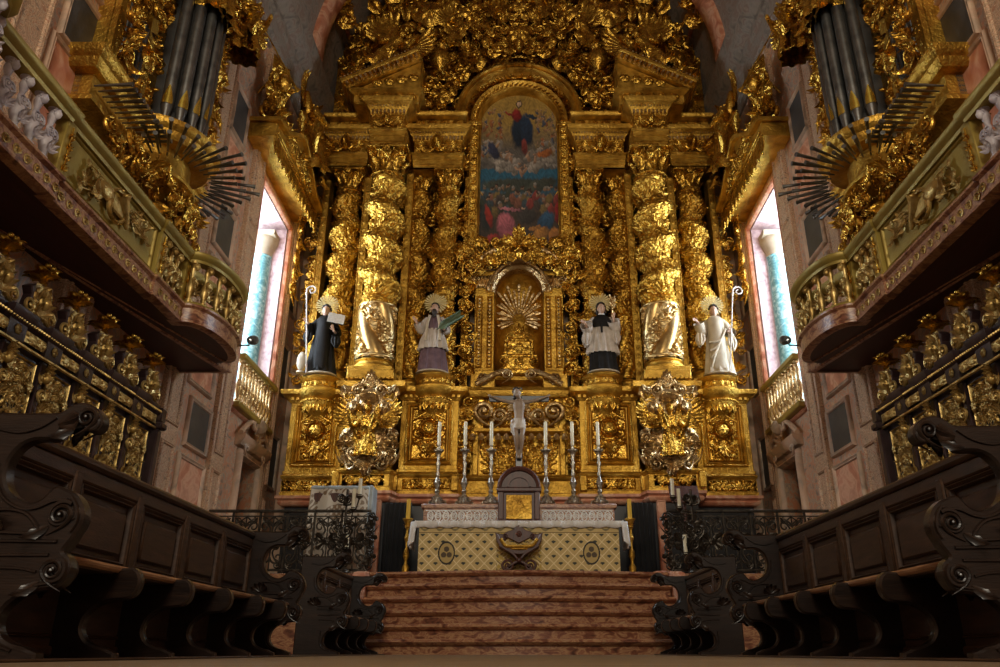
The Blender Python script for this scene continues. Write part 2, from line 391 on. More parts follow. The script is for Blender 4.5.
vaultm = mk('grey_painted_vault', [(.3, (.14, .115, .09)), (.5, (.30, .25, .20)), (.6, (.24, .16, .12)), (.8, (.42, .36, .28))], 2.2, .6, 0, .1, 14, dist=2)
bluecl = mk('pale_blue_cloth', [(.3, (.32, .38, .42)), (.7, (.5, .57, .6))], 5, .8)
paper = mk('book_paper', [(.3, (.50, .48, .42)), (.7, (.66, .63, .56))], 20, .8)
TINT = 1
def vcol(name, rough=.6, metal=0, bump=0, bscale=40):
    m, t, b = nt(name); a = N(t, 'ShaderNodeVertexColor', layer_name='Col'); t.links.new(a.outputs[0], b.inputs['Base Color'])
    b.inputs['Roughness'].default_value = rough; b.inputs['Metallic'].default_value = metal
    if bump:
        tc = N(t, 'ShaderNodeTexCoord'); n2 = N(t, 'ShaderNodeTexNoise', Scale=bscale); t.links.new(tc.outputs['Object'], n2.inputs['Vector'])
        bb = N(t, 'ShaderNodeBump', Strength=bump, Distance=.02); t.links.new(n2.outputs[0], bb.inputs['Height']); t.links.new(bb.outputs[0], b.inputs['Normal'])
    return m
oilp = vcol('oil_paint', .5); brocade = vcol('woven_brocade', .6, .25, .2, 60); inlay = vcol('inlaid_stone', .4); marbp = vcol('painted_band', .45)
glow, t_, b_ = nt('bright_window_glass'); b_.inputs['Emission Color'].default_value = (.60, .80, 1, 1); b_.inputs['Emission Strength'].default_value = 7; b_.inputs['Base Color'].default_value = (.5, .6, .7, 1)
lampg, t_, b_ = nt('lamp_lens'); b_.inputs['Emission Color'].default_value = (1, .9, .75, 1); b_.inputs['Emission Strength'].default_value = 2
exec_parts = []
# ================================================================ THE SETTING
W = 5.8; YB = 18.7
struct('floor', box(-W-.2, W+.2, -4, 14.4, -.3, 0), floorm)
fl2 = MB(box(-W-.2, -2.86, 14.25, YB, 0, 1.26), box(2.86, W+.2, 14.25, YB, 0, 1.26), box(-2.86, 2.86, 14.75, YB, 0, 1.26))
fl2.add(box(-W-.1, -2.84, 14.18, YB, 1.2, 1.31, .02)).add(box(2.84, W+.1, 14.18, YB, 1.2, 1.31, .02)).add(box(-2.84, 2.84, 14.9, YB, 1.2, 1.31, .02))
struct('sanctuary_floor', fl2, redmar)
st = None
for i in range(6):
    z0, z1 = .225*i, .225*(i+1); yf = 12.92+.27*i; n = 24
    path = [(-2.62+5.24*k/n, yf+.14-.42*math.sin(PI*k/n)**1.3) for k in range(n+1)]
    m = MB(mould(path, [(-.03, z0-.02), (-.03, z1-.10), (.03, z1-.085), (.075, z1-.045), (.05, z1-.005), (0, z1), (-.5, z1), (-.5, z0-.02)]))
    o = struct('altar_step', m, redmar)
for s in (-1, 1):
    struct('trim_step_cheek', prism([(12.7, .0), (12.8, .16), (13.95, 1.3), (14.3, 1.36), (14.75, 1.36), (14.75, 0)], 0, .22, .02) and
           (lambda vf: (np.stack([vf[0][:, 1]+2.64 if s > 0 else -2.64-vf[0][:, 1], vf[0][:, 0], vf[0][:, 2]], -1), vf[1]))(prism([(12.7, .0), (12.8, .16), (13.95, 1.3), (14.3, 1.36), (14.75, 1.36), (14.75, 0)], 0, .22, .02)), pinkm)
# walls
def wallseg():
    m = MB()
    for y0, y1, z0, z1 in ((-4, 15.0, 0, 15), (17.2, YB, 0, 15), (15.0, 17.2, 9.9, 15), (15.0, 15.9, 0, 4.65), (17.0, 17.2, 0, 4.65), (15.9, 17.0, 3.75, 4.65), (15.9, 17.0, 0, 1.31)):
        m.add(box(W, W+1.6, y0, y1, z0, z1))
    return m
wr = struct('wall_right', wallseg(), wallm)
def yz(vf, x0=W):       # XZ-plane ornament (front -y) turned to lie on the right wall, facing -X ; local x -> -Y... mirrored safely
    return xf(vf, T(x0, 0, 0) @ Rz(-PI/2))
def onwall(vf, y, z, x=W, s=1): return xf(vf, T(x, y, z) @ Rz(-PI/2) @ S(s))
pil = MB()
for y0, y1 in ((4.6, 5.3), (6.7, 7.4), (8.85, 9.55), (12.05, 12.7), (14.25, 14.85), (17.35, 17.65)):
    pil.add(box(W-.10, W+.02, y0, y1, 0, 13.1, .015))
    for z0, z1 in ((.8, 3.2), (3.5, 8.2), (8.5, 12.8)):
        pil.add(onwall(frame(-(y1-y0)/2+.08, (y1-y0)/2-.08, 0, z1-z0, 0, .06, .035), (y0+y1)/2, z0, W-.10))
struct('trim_pilasters', pil, pilam, wr)
fr = MB(); pk = MB(); sl = MB()
PAN = [(7.7, 8.5, 7.3, 8.06, 's'), (7.6, 8.6, 8.4, 9.6, 'p'), (7.6, 8.6, 5.9, 7.1, 'p'), (10.0, 11.6, 9.9, 12.6, 'p'), (12.93, 13.6, 9.83, 10.78, 's'), (12.9, 13.8, 8.4, 9.6, 'p'), (13.0, 13.78, 7.25, 8.12, 's'),
       (12.95, 13.9, 4.5, 6.9, 'p'), (13.2, 14.05, 3.42, 4.14, 's'), (13.1, 14.1, 1.5, 3.1, 'p'), (17.78, 18.25, 10.2, 11.4, 's'), (17.78, 18.25, 8.0, 9.2, 's'), (17.78, 18.25, 5.9, 7.0, 's'), (17.78, 18.25, 3.6, 4.7, 's'), (10.2, 11.6, 6, 6.6, 'p')]
for y0, y1, z0, z1, k in PAN:
    (sl if k == 's' else pk).add(box(W-.03, W+.01, y0, y1, z0, z1))
    fr.add(onwall(frame(-(y1-y0)/2-.09, (y1-y0)/2+.09, -.09, z1-z0+.09, 0, .10, .07), (y0+y1)/2, z0))
struct('trim_panel_frames', fr, greym, wr); struct('trim_pink_panels', pk, pinkm, wr); struct('trim_slate_panels', sl, slate, wr)
cor = [(0, 13.0), (.06, 13.0), (.06, 13.25), (.12, 13.3), (.12, 13.75), (.18, 13.8), (.2, 14.0), (.34, 14.1), (.42, 14.3), (.42, 14.45), (.5, 14.6), (.5, 14.72), (0, 14.8)]
struct('trim_cornice', mould([(W, YB), (W, -4)], cor), vaultm, wr)
# window frame, glass, jamb column
wf = MB(onwall(frame(-1.22, 1.22, -.12, 5.35, 0, .14, .09), 16.1, 4.65))
struct('trim_window_surround', wf, pinkm, wr)
# opening lining : deep jambs in pink stone
jambm = mk('lavender_pink_stone', [(.3, (.36, .22, .22)), (.5, (.55, .40, .40)), (.7, (.66, .52, .50))], 9, .5, 0, .1, 20, detail=8)
lin = MB(box(W+.02, W+1.6, 17.14, 17.22, 4.65, 9.9), box(W+.02, W+1.6, 14.98, 15.04, 4.65, 9.9), box(W+.02, W+1.6, 15, 17.2, 9.84, 9.92), box(W-.05, W+1.6, 15, 17.2, 4.6, 4.7))
struct('trim_window_jambs', lin, jambm, wr)
jc = MB(xf(lathe([(.32, 4.7), (.32, 4.95), (.27, 5.0), (.28, 5.1), (.245, 5.2), (.25, 7.0), (.225, 9.0), (.25, 9.03), (.23, 9.1), (.25, 9.25), (.26, 9.4), (.27, 9.5)], 24), T(W+.55, 17.1, 0)))
struct('trim_jamb_column', jc, bluem, wr)
struct('trim_jamb_capital', MB(xf(lathe([(.24, 9.05), (.26, 9.15), (.36, 9.38), (.37, 9.42), (.37, 9.5)], 20), T(W+.55, 17.08, 0)), box(W+.18, W+.92, 16.72, 17.18, 9.5, 9.62)), creamh, wr)
struct('trim_jamb_facing', MB(box(W+.30, W+1.5, 17.10, 17.16, 4.7, 9.84)), bluecl, wr)
dr = MB(box(W+.35, W+.42, 15.9, 17.0, 1.31, 3.75)); 
for a, b in ((15.98, 16.42), (16.48, 16.92)):
    for c, d in ((1.45, 2.1), (2.2, 3.0), (3.08, 3.65)): dr.add(box(W+.30, W+.37, a, b, c, d, .02))
dm = struct('door_panelled', dr, slate, wr)
ds = MB(onwall(frame(-.72, .72, -.2, 2.62, 0, .17, .13), 16.45, 1.31))
arc = [(-.95, 0), (.95, 0)]
ds.add(mould([(W, 17.35), (W, 15.55)], [(0, 3.95), (.12, 3.98), (.2, 4.1), (.22, 4.18), (0, 4.2)]))
for sg in (-1, 1):       # broken segmental pediment volutes
    pts = [(sg*(.95-.75*t), -.12, .0+.42*math.sin(t*1.45)) for t in np.linspace(0, 1, 9)]+[(sg*(.2+.1*math.cos(a)-.0), -.14, .36+.11*math.sin(a)) for a in np.linspace(1.5, -3.5, 10)]
    ds.add(onwall(tube(pts, [.055]*9+[.045]*10, 8), 16.45, 4.2))
    ds.add(onwall(xf(SCROLL, S(sg*.2, .2, .2)), 16.45+sg*-.55, 3.98, W-.14))
ds.add(onwall(xf(SHELL, S(.2)), 16.45, 4.36, W-.12)); ds.add(onwall(xf(HEAD, S(.26)), 16.45, 4.55, W-.2)); ds.add(onwall(xf(SPRAY, Rx(0) @ S(.3)), 16.45, 4.1, W-.15))
struct('trim_door_surround', ds, greym, wr)
def rename(o, a): o.name = a
wl = dup(wr, mirror=True); wl.name = 'wall_left'; wl['kind'] = 'structure'
for s, nm in ((1, 'window_1'), (-1, 'window_2')):
    g = struct(nm, MB(box(s*(W+1.5), s*(W+1.54), 15.0, 17.2, 4.65, 9.9)), glow)
    ba = MB(*[box(s*(W+1.40), s*(W+1.46), y-.03, y+.03, 4.65, 9.9) for y in (15.55, 16.1, 16.65)], *[box(s*(W+1.40), s*(W+1.46), 15, 17.2, z-.03, z+.03) for z in (5.7, 6.8, 7.9, 9.0)])
    struct('window_bars', ba, slate, g)
# back wall and vault
struct('wall_back', box(-W-1, W+1, YB, YB+.3, 0, 22), greym)
RV, ZV = 5.45, 14.75
A = np.linspace(0, PI, 49); ys = [-4, YB+.05]
P = np.zeros((2, 49, 3)); 
for i, y in enumerate(ys): P[i, :, 0] = RV*np.cos(A); P[i, :, 1] = y; P[i, :, 2] = ZV+RV*np.sin(A)
V, Fc = grid(P)
P2 = P.copy(); P2[:, :, 0] *= 1.06; P2[:, :, 2] += .3; 
cl = MB((V, Fc), (grid(P2)[0], Fc), box(-W-1, -RV+.05, -4, YB, 14.7, 14.9), box(RV-.05, W+1, -4, YB, 14.7, 14.9))
ce = struct('ceiling', cl, vaultm)
rb = MB()
for y in (2, 5.6, 9.2, 12.8, 16.4):
    rb.add(xf(mouldxz([(RV*math.cos(a), ZV+RV*math.sin(a)) for a in np.linspace(PI, 0, 41)], [(-.03, -.35), (.12, -.35), (.18, -.22), (.18, .22), (.12, .35), (-.03, .35)]), T(0, y, 0)))
for k in range(1, 8):
    a = PI*k/8; rb.add(tube([(RV*math.cos(a), -4, ZV+RV*math.sin(a)), (RV*math.cos(a), YB, ZV+RV*math.sin(a))], .08, 6))
struct('trim_vault_ribs', rb, pinkm, ce)
# ================================================================ CHOIR BENCHES
def endprofile():
    # traced outline of the near bench end, image coordinates -> metres at its own distance, front foot at p = 0
    cr = [(0, 58), (60, 60), (120, 60), (155, 58), (180, 42), (205, 35), (232, 42), (252, 60), (256, 82), (244, 100), (222, 104), (205, 92), (196, 78), (178, 84), (160, 96), (146, 118), (128, 124),
          (95, 124), (62, 138), (36, 168), (24, 205), (30, 240), (52, 264), (84, 274), (112, 264), (130, 246), (148, 234), (166, 240), (190, 252), (207, 275), (212, 305), (204, 330), (192, 348), (184, 362), (172, 376), (162, 392),
          (174, 405), (177, 432), (164, 462), (140, 480), (108, 484), (80, 488), (46, 504), (18, 530), (4, 566), (14, 596), (38, 612), (66, 620), (82, 628), (96, 634), (96, 648)]
    o = []
    for x, y in cr:
        X, _, Z = PY(x/2.408, 390+y/2.408, 3.72); o.append((X+2.10, max(Z, 0)))
    o[-1] = (o[-1][0], 0)
    return o+[(-.55, 0), (-.55, o[0][1])]
EP = endprofile(); EPS = [tuple(p) for p in smooth_path(EP[:-3], 3)]+[EP[-3], EP[-2], EP[-1]]
def endpanel(th=.085):
    m = MB(prism(EPS, -th/2, th/2, .012))
    q = lambda x, y: (lambda r: (r[0]+2.10, r[2]))(PY(x/2.408, 390+y/2.408, 3.72))
    for sg in (-1, 1):
        Y = sg*(th/2+.004)
        for cx, cz, r, d in ((222, 74, 22, 1), (160, 306, 34, 1), (140, 438, 30, -1)):
            x, z = q(cx, cz); r = r*.00202
            m.add(tube([(x+r*(1-t)*math.cos(d*(t*9.5)+.9), Y, z+r*(1-t)*math.sin(d*(t*9.5)+.9)) for t in np.linspace(0, .93, 30)], [.011*(1.3-t) for t in np.linspace(0, .8, 30)], 6))
            m.add(xf(SCROLL, T(x, Y, z) @ Rz(0 if sg < 0 else PI) @ S(d*sg*-.09, .12, .09))); m.add(xf(LEAF2, T(x-.05, Y, z-.05) @ Rz(0 if sg < 0 else PI) @ Ry(sg*2.2) @ S(.09, .12, .10)))
        # raised bead along the concave curve and carved lunette panel
        for pl, rr in (([(12, 100), (60, 108), (110, 96), (150, 72)], .007), ([(10, 180), (6, 220), (22, 262), (60, 288), (100, 288), (140, 272), (176, 268)], .008),
                   ([(6, 345), (100, 347), (98, 325), (78, 302), (45, 292), (6, 292)], .009), ([(0, 366), (150, 368)], .009), ([(0, 400), (130, 400)], .008), ([(0, 430), (60, 432), (100, 440)], .007),
                   ([(2, 500), (-10, 540), (-14, 580), (0, 610), (40, 628)], .008), ([(186, 262), (198, 290), (196, 320), (180, 345)], .009), ([(160, 412), (160, 440), (146, 462), (110, 470), (60, 478)], .008)):
            m.add(tube([(p[0], Y, p[1]) for p in smooth_path([q(*p) for p in pl], 5)], rr, 6))
        x, z = q(45, 325)
        for k in range(5): m.add(xf(LEAF2, T(x-.10, Y, z-.03) @ Rz(0 if sg < 0 else PI) @ Ry((k-2)*.55) @ S(.09)))
        x, z = q(205, 80); m.add(xf(LEAF, T(x-.1, Y, z-.02) @ Rz(0 if sg < 0 else PI) @ Ry(1.3*sg*-1) @ S(.12)))
    # rolled scroll heads, wider than the board
    for cx, cz, r in ((236, 84, .042), (192, 300, .036), (162, 432, .036)):
        x, z = q(cx, cz); m.add(xf(lathe([(0.004, -.046), (r*.8, -.05), (r, -.044), (r*1.05, 0), (r, .044), (r*.8, .05), (.004, .046)], 16), T(x-.01, 0, z) @ Rx(PI/2)))
    return m
def bracket(th=.07):
    lo = [p for p in EPS if p[1] < .44 and p[0] > -.77]; lo = [(p[0]+.02, p[1]) for p in lo]
    k0 = next(i for i, p in enumerate(EPS) if p[1] < .47 and i > 60)
    out = [(-.50, .44)]+[p for p in EPS[k0:-2]]+[(-.50, 0)]
    m = MB(prism(out, -th/2, th/2, .012))
    return m
def bench(name, label, y0, y1, brs, group, yback=None):
    t = thing(name, label, 'bench', (2.10, y0, 0), group)
    conv = lambda vf, y: xf(vf, T(2.10, y, 0) @ S(-1, 1, 1))
    for k, y in enumerate((y0, y1)):
        link('end_panel', MB(conv(endpanel().vf(), y)), walnut, t)
    for y in brs: link('seat_bracket', MB(conv(bracket().vf(), y)), walnut, t)
    link('seat', MB(box(2.19, 2.62, y0+.04, y1-.04, .43, .475, .01)), walnutb, t)
    link('seat_edge', MB(box(2.155, 2.2, y0+.04, y1-.04, .437, .473, .012)), edge, t)
    bk = MB(box(2.60, 2.64, y0, y1, .02, 1.08)); n = max(2, round((y1-y0)/.78)); p = (y1-y0)/n
    bk.add(box(2.55, 2.67, y0, y1, 1.06, 1.12, .02)); bk.add(box(2.57, 2.63, y0, y1, .97, 1.06, .012)); bk.add(box(2.57, 2.63, y0, y1, .45, .53, .01)); bk.add(box(2.46, 2.50, y0+.05, y1-.05, .02, .43)); bk.add(box(2.44, 2.5, y0+.05, y1-.05, .02, .07, .01))
    link('backrest', bk, walnutb, t)
    for i in range(n):
        a, b = y0+p*i, y0+p*(i+1)
        pn = MB(box(2.56, 2.63, a-.04, a+.045, .5, 1.02, .01))
        pn.add(onwall(frame(-p/2+.05, p/2-.05, 0, .44, 0, .05, .035), (a+b)/2, .53, 2.60)); pn.add(box(2.575, 2.61, a+.14, b-.14, .61, .88, .015)); pn.add(onwall(frame(-p/2+.08, p/2-.08, 0, .26, 0, .02, .012), (a+b)/2, .11, 2.46))
        link('back_panel', pn, walnutb, t)
    return t
g = 'carved choir benches facing the nave'
b1 = bench('choir_bench', 'long dark walnut choir bench with panelled back along the right side, nearest the camera', 3.95, 8.0, [4.66, 5.38, 6.1, 6.85, 7.5], g)
b2 = bench('choir_bench', 'short carved walnut bench at the foot of the steps on the right side', 9.9, 12.6, [10.65, 11.3, 11.95], g)
dup(b1, loc=(-2.10, 3.72, 0), mirror=True, label='long dark walnut choir bench with panelled back along the left side, nearest the camera').location = (-2.10, 3.72, 0)
LR(b2, 'short carved walnut bench at the foot of the steps on the left side')
for s in (-1, 1):
    struct('trim_bench_platform', box(min(s*2.04, s*2.75), max(s*2.04, s*2.75), 3.2, 12.75, 0, .012, .004), walnutb)
# ================================================================ CHOIR STALL BACKS
def stall():
    Y0, Y1 = -.36, .36
    t = thing('choir_stall', 'stall', 'choir stall', (5.6, 0, 0), 'gilded high-backed choir stalls')
    X = 5.45
    link('backboard', MB(box(X, X+.33, Y0, Y1, .3, 3.42), box(X-.35, X+.2, Y0+.03, Y1-.03, .44, .5, .01), box(X-.1, X+.2, Y0, Y1, 0, .44)), stallw, t)
    Hc = carve(.46, 1.25, 60, 140, 5, 20, .05, .11, .011)
    q_ = MB(onwall(prism([(-.23, 0), (.23, 0), (.23, 1.25), (-.23, 1.25)], -.0, .01), 0, 1.75, X)); Vr, Fr = relief(.46, 1.25, Hc, .08); hm_ = -Vr[:, 1]; Fr = [f for f in Fr if max(hm_[i] for i in f) > .016]
    link('carved_panel', MB(onwall((Vr, Fr), 0, 1.75, X+.006)), bronze, t)
    link('panel_frame', MB(onwall(frame(-.25, .25, -.03, 1.3, 0, .022, .03), 0, 1.73, X)), bronze, t)
    # pilaster with carved herm on the near side
    pl = MB(box(X-.05, X, Y0-.05, Y0+.05, .5, 3.1, .01)); link('pilaster', pl, stallw, t)
    hm = MB(); 
    for z, s in ((2.95, .13), (1.8, .13), (2.02, .15), (2.25, .15), (2.5, .13), (2.9, .12)): hm.add(onwall(xf(SPRAY, S(s)), Y0, z, X-.1))
    hm.add(onwall(xf(CHERUB, S(.12)), Y0, 2.88, X-.08)); hm.add(onwall(xf(SCROLL, S(.13)), Y0+.02, 2.7, X-.08)); hm.add(onwall(xf(SCROLL2, S(-.13, .13, .13)), Y0, 2.3, X-.08))
    qq = MB(); mass(qq, 0, .2, .05, 1.2, 0, 60, .04, .085, 505, yj=.02); link('panel_foliage', onwall(qq.vf(), 0, 1.75, X-.02), bronze, t)
    link('carved_herm', hm, bronze, t)
    link('entablature', MB(mould([(X+.05, Y1), (X+.05, Y0+.12), (X-.03, Y0+.12), (X-.03, Y0-.05), (X+.02, Y0-.052)], [(0, 3.08), (.05, 3.10), (.07, 3.15), (.07, 3.31), (.11, 3.36), (.14, 3.41), (.14, 3.45), (-.05, 3.45)])), stallw, t)
    bd = MB(onwall(beads((-.36, -.17, 0), (.36, -.17, 0), .02), 0, 3.35, X+.05)); bd.add(onwall(tube([(-.36, -.10, 0), (.36, -.10, 0)], .022, 6), 0, 3.11, X+.03)); bd.add(onwall(relief(.5, .13, carve(.5, .13, 60, 20, 77, 9, .03, .05, .010), .05, T(-.08, -.125, 0)), 0, 3.165, X+.05))
    for k in range(2): bd.add(onwall(xf(ROS, S(.06)), Y0+.035, 3.23+.0*k, X-.11)); bd.add(onwall(xf(SPRAY, Ry(PI) @ S(.12)), Y0+.035, 3.08, X-.09))
    link('gilded_mouldings', bd, bronze, t)
    # cresting
    sh = [(-.30, 0), (-.30, .07), (-.2, .12), (-.17, .26), (-.22, .34), (-.14, .40), (-.06, .42), (0, .46), (.06, .42), (.14, .40), (.22, .34), (.17, .26), (.2, .12), (.30, .07), (.30, 0)]
    link('crest_board', MB(onwall(prism(sh, -.06, .06, .012), 0, 3.46, X)), stallw, t)
    cr = MB()
    Hk = carve(.3, .4, 36, 44, 8, 9, .04, .08, .012, med=(0, .2, .06)); cr.add(onwall(relief(.3, .4, Hk, .06), 0, 3.48, X-.06)); cr.add(onwall(xf(SHELL, S(.09)), 0, 3.74, X-.1)); cr.add(onwall(xf(SPRAY, S(.2)), 0, 3.52, X-.09)); cr.add(onwall(xf(HEAD, S(.13)), 0, 3.66, X-.12))
    for sg in (-1, 1):
        cr.add(onwall(xf(SCROLL, Ry(sg*.5) @ S(sg*.17, .2, .17)), sg*.21, 3.56, X-.07)); cr.add(onwall(xf(LEAF, Ry(sg*.5) @ S(.2)), sg*.1, 3.68, X-.08))
    link('crest_carving', cr, bronze, t)
    fn = MB(onwall(lathe([(.03, 0), (.05, .03), (.03, .07), (.06, .12), (.06, .16)], 10), 0, 3.88, X-.03))
    r = random.Random(4)
    for k in range(20): fn.add(onwall(xf(LEAF, T(0, 0, 0) @ Rz(k*.8) @ Rx(r.uniform(.2, 1.3)) @ S(r.uniform(.14, .22))), 0, 3.96, X-.03))
    for k in range(9): fn.add(onwall(ell(.09*math.cos(k*.7), .09*math.sin(k*.7), .04+.02*(k % 3), .035, .035, .035, 8, 6), 0, 4.04, X-.03))
    link('leaf_finial', fn, gold, t)
    return t
s0 = stall(); PL = .71
names = ['at the altar end of the row', 'second from the altar end', 'third from the altar end', 'fourth from the altar end', 'fifth from the altar end', 'sixth from the altar end', 'seventh from the altar end', 'eighth from the altar end']
for i in range(8):
    o = s0 if i == 0 else dup(s0)
    o.location = (5.6, 10.85-PL*i, 0); o['label'] = 'gilded choir stall with leafy finial, right wall, '+names[i]
    dup(o, mirror=True, label='gilded choir stall with leafy finial, left wall, '+names[i])
# end post of stall row
pe = tag(link('stall_end_post', MB(box(5.33, 5.7, 11.2, 11.34, 0, 3.1, .02), box(5.28, 5.74, 11.18, 11.38, 3.1, 3.2, .02), box(5.31, 5.72, 11.19, 11.36, 3.2, 3.42, .02)), stallw, loc=(5.5, 11.27, 0)), 'dark wooden post closing the altar end of the right stall row', 'post', 'posts closing the stall rows')
LR(pe, 'dark wooden post closing the altar end of the left stall row')
# ================================================================ BALCONIES
def bpath(dy0=4.0, off=0):
    p = [(5.8, 12.4), (4.9, 12.4), (4.9, 11.95)]
    for a in np.linspace(0, PI, 15): p.append((4.9-.42*math.sin(a)**.7, 11.95-.85*(1-math.cos(a))))
    p += [(4.9, 10.2), (4.86, 10.2), (4.86, 9.35), (4.9, 9.35), (4.9, 6.95), (4.86, 6.95), (4.86, 5.55)]
    for a in np.linspace(.05, PI-.05, 11): p.append((4.86-.42*math.sin(a)**.7, 5.5-.75*(1-math.cos(a))))
    p += [(4.86, 3.9), (4.86, 2.5)]
    return p
BP = bpath()
def pt_at(path, y):
    for a, b in zip(path, path[1:]):
        if abs(a[1]-b[1]) > 1e-6 and min(a[1], b[1]) <= y <= max(a[1], b[1]):
            t = (y-a[1])/(b[1]-a[1]); return a[0]+(b[0]-a[0])*t
    return 4.9
balT = lathe([(.06, 0), (.06, .05), (.035, .07), (.045, .12), (.075, .22), (.07, .28), (.03, .40), (.035, .43), (.028, .47), (.05, .56), (.04, .62), (.03, .64), (.06, .66), (.06, .70)], 14)
puttoT = join(balT, xf(join(HEAD, HAIR), T(0, -.05, .60) @ S(.10)), xf(SPRAY, T(0, -.06, .12) @ S(.14)), xf(SCROLL, T(.03, -.05, .35) @ S(.12)), xf(SCROLL, T(-.03, -.05, .35) @ S(-.12, .12, .12)))
def balcony():
    t = thing('gallery_balcony', 'x', 'balcony', (5.8, 7.5, 4.4))
    top = MB(); P = [p for p in BP]
    # soffit slab
    V = [(x+.03, y, 4.40) for x, y in P]+[(5.8, 2.5, 4.40)]; n = len(V)
    V2 = [(x, y, 4.52) for x, y, z in V]
    link('soffit', (np.array(V+V2, float), [tuple(range(n)), tuple(range(2*n-1, n-1, -1))]+[(i, (i+1) % n, n+(i+1) % n, n+i) for i in range(n)]), soffit, t, smooth=False)
    pr = P[::1]
    band = mould(pr, [(-.08, 4.38), (.0, 4.38), (.045, 4.40), (.045, 4.43), (.02, 4.45), (.03, 4.60), (.03, 4.62), (.07, 4.65), (.07, 4.68), (0, 4.69), (-.08, 4.69)])
    V, Fc = band; x = V[:, 1]; zz = V[:, 2]
    c = np.tile(np.array([.26, .09, .06]), (len(V), 1)); link('painted_band', (V, Fc), redmar, t)
    r = random.Random(3); gb = MB()
    y = 2.7
    while y < 12.2:
        if gb.n and (4.0 < y < 4.25 or 10.2 < y < 10.45): link('band_scrollwork', gb, bronze, t); gb = MB()
        if not (11.9 > y > 10.3 or 5.4 > y > 4.1): gb.add(onwall(xf(SCROLL, Ry(PI*.5) @ S(.09, .05, .09)), y, 4.53, pt_at(BP, y)-.03)); gb.add(onwall(xf(LEAF2, Ry(1.57) @ S(.12, .06, .1)), y+.08, 4.53, pt_at(BP, y)-.03))
        y += .17
    link('band_scrollwork', gb, bronze, t)
    link('handrail', MB(mould(pr, [(-.14, 5.36), (.02, 5.36), (.03, 5.40), (.07, 5.43), (.09, 5.47), (.09, 5.50), (.05, 5.53), (-.12, 5.53)])), olive, t)
    link('base_rail', MB(mould(pr, [(-.12, 4.68), (.03, 4.68), (.04, 4.71), (.01, 4.74), (-.1, 4.74)])), olive, t)
    # solid panel with trophy relief, posts
    link('solid_panel', MB(box(4.93, 4.99, 7.0, 9.35, 4.72, 5.38), onwall(frame(-1.1, 1.1, 0, .6, 0, .04, .03), 8.17, 4.75, 4.93)), olive, t)
    tr = MB(); r = random.Random(12)
    def sp(p, rad, n=6): tr.add(onwall(tube(smooth_path(p, 5), rad, n), 8.17, 5.04, 4.92))
    for k in range(14):
        a = r.uniform(-.6, .6)+(0 if k % 2 else PI); L = r.uniform(.55, 1.0); e = (L*math.cos(a), -.03, L*.42*math.sin(a))
        sp([(0, -.02, 0), (e[0]*.5, -.05, e[2]*.6+.04), e], .008)
        for q in range(3): tr.add(onwall(xf(LEAF2, T(e[0]*(.55+.2*q), -.03, e[2]*(.55+.2*q)) @ Ry(r.uniform(-3, 3)) @ S(.11)), 8.17, 5.04, 4.92))
        tr.add(onwall(xf(ROS, T(*e) @ S(.05)), 8.17, 5.04, 4.92))
    tr.add(onwall(tube([(.2*math.cos(a), -.05, .2*math.sin(a)) for a in np.linspace(0, 6.28, 24)], .028, 7), 8.17, 5.04, 4.92))
    for k in range(16): tr.add(onwall(xf(LEAF2, T(.2*math.cos(k*.39), -.06, .2*math.sin(k*.39)) @ Ry(-k*.39) @ S(.08)), 8.17, 5.04, 4.92))
    tr.add(onwall(xf(lathe([(.02, 0), (.05, .1), (.09, .34), (.13, .42)], 12), T(-.3, -.05, -.15) @ Ry(.7)), 8.17, 5.04, 4.92)); tr.add(onwall(ell(.28, -.05, .04, .17, .05, .11), 8.17, 5.04, 4.92)); tr.add(onwall(xf(LEAF, T(.35, -.05, -.1) @ Ry(1.2) @ S(.3)), 8.17, 5.04, 4.92)); tr.add(onwall(box(-.15, .15, -.07, -.03, -.1, .12, .02), 8.17, 5.04, 4.92))
    link('trophy_relief', tr, bronze, t)
    for y in (12.33, 10.28, 9.42, 7.02, 5.65, 3.8):
        po = MB(box(4.86, 5.0, y-.09, y+.09, 4.70, 5.40, .012)); link('post', po, olive, t)
        link('post_carving', MB(onwall(tube([(0, -.005, .05), (0, -.005, .6)], .01, 5), y, 4.72, 4.85), *[onwall(xf(SPRAY, S(.08)), y, 4.78+.13*k, 4.86) for k in range(4)]), gold, t)
    ys = [10.0, 9.8, 9.6, 6.75, 6.5, 6.25, 6.0, 12.15, 3.6, 3.3]+[11.95-.85*(1-math.cos(a)) for a in np.linspace(.35, PI-.3, 7)]+[5.5-.75*(1-math.cos(a)) for a in np.linspace(.35, PI-.3, 6)]
    for y in ys:
        x = pt_at(BP, y)+.06; link('baluster', MB(xf(puttoT, T(x, y, 4.72) @ Rz(-PI/2) @ S(.95))), palem if y < 7 else bronze, t)
    return t
bal = balcony(); bal['label'] = 'gilded gallery balcony with trophy panel and balusters on the right wall, above the stalls'
LR(bal, 'gilded gallery balcony with trophy panel and balusters on the left wall, above the stalls')
def floodlight():
    t = thing('floodlight', 'x', 'lamp', (4.75, 12.3, 5.0)); 
    link('lamp_body', MB(xf(lathe([(.02, 0), (.07, .02), (.085, .16), (.085, .2)], 14), T(4.62, 12.45, 5.0) @ Rx(-1.2))), slate, t)
    link('lamp_lens', MB(xf(lathe([(.001, .19), (.078, .19)], 14), T(4.62, 12.45, 5.0) @ Rx(-1.2))), lampg, t)
    link('bracket', MB(tube([(4.62, 12.45, 5.0), (4.62, 12.43, 4.9), (4.85, 12.4, 4.88)], .015, 6)), slate, t)
    return t
fl = floodlight(); fl['label'] = 'small black floodlight clipped to the altar end of the right balcony'; LR(fl, 'small black floodlight clipped to the altar end of the left balcony')
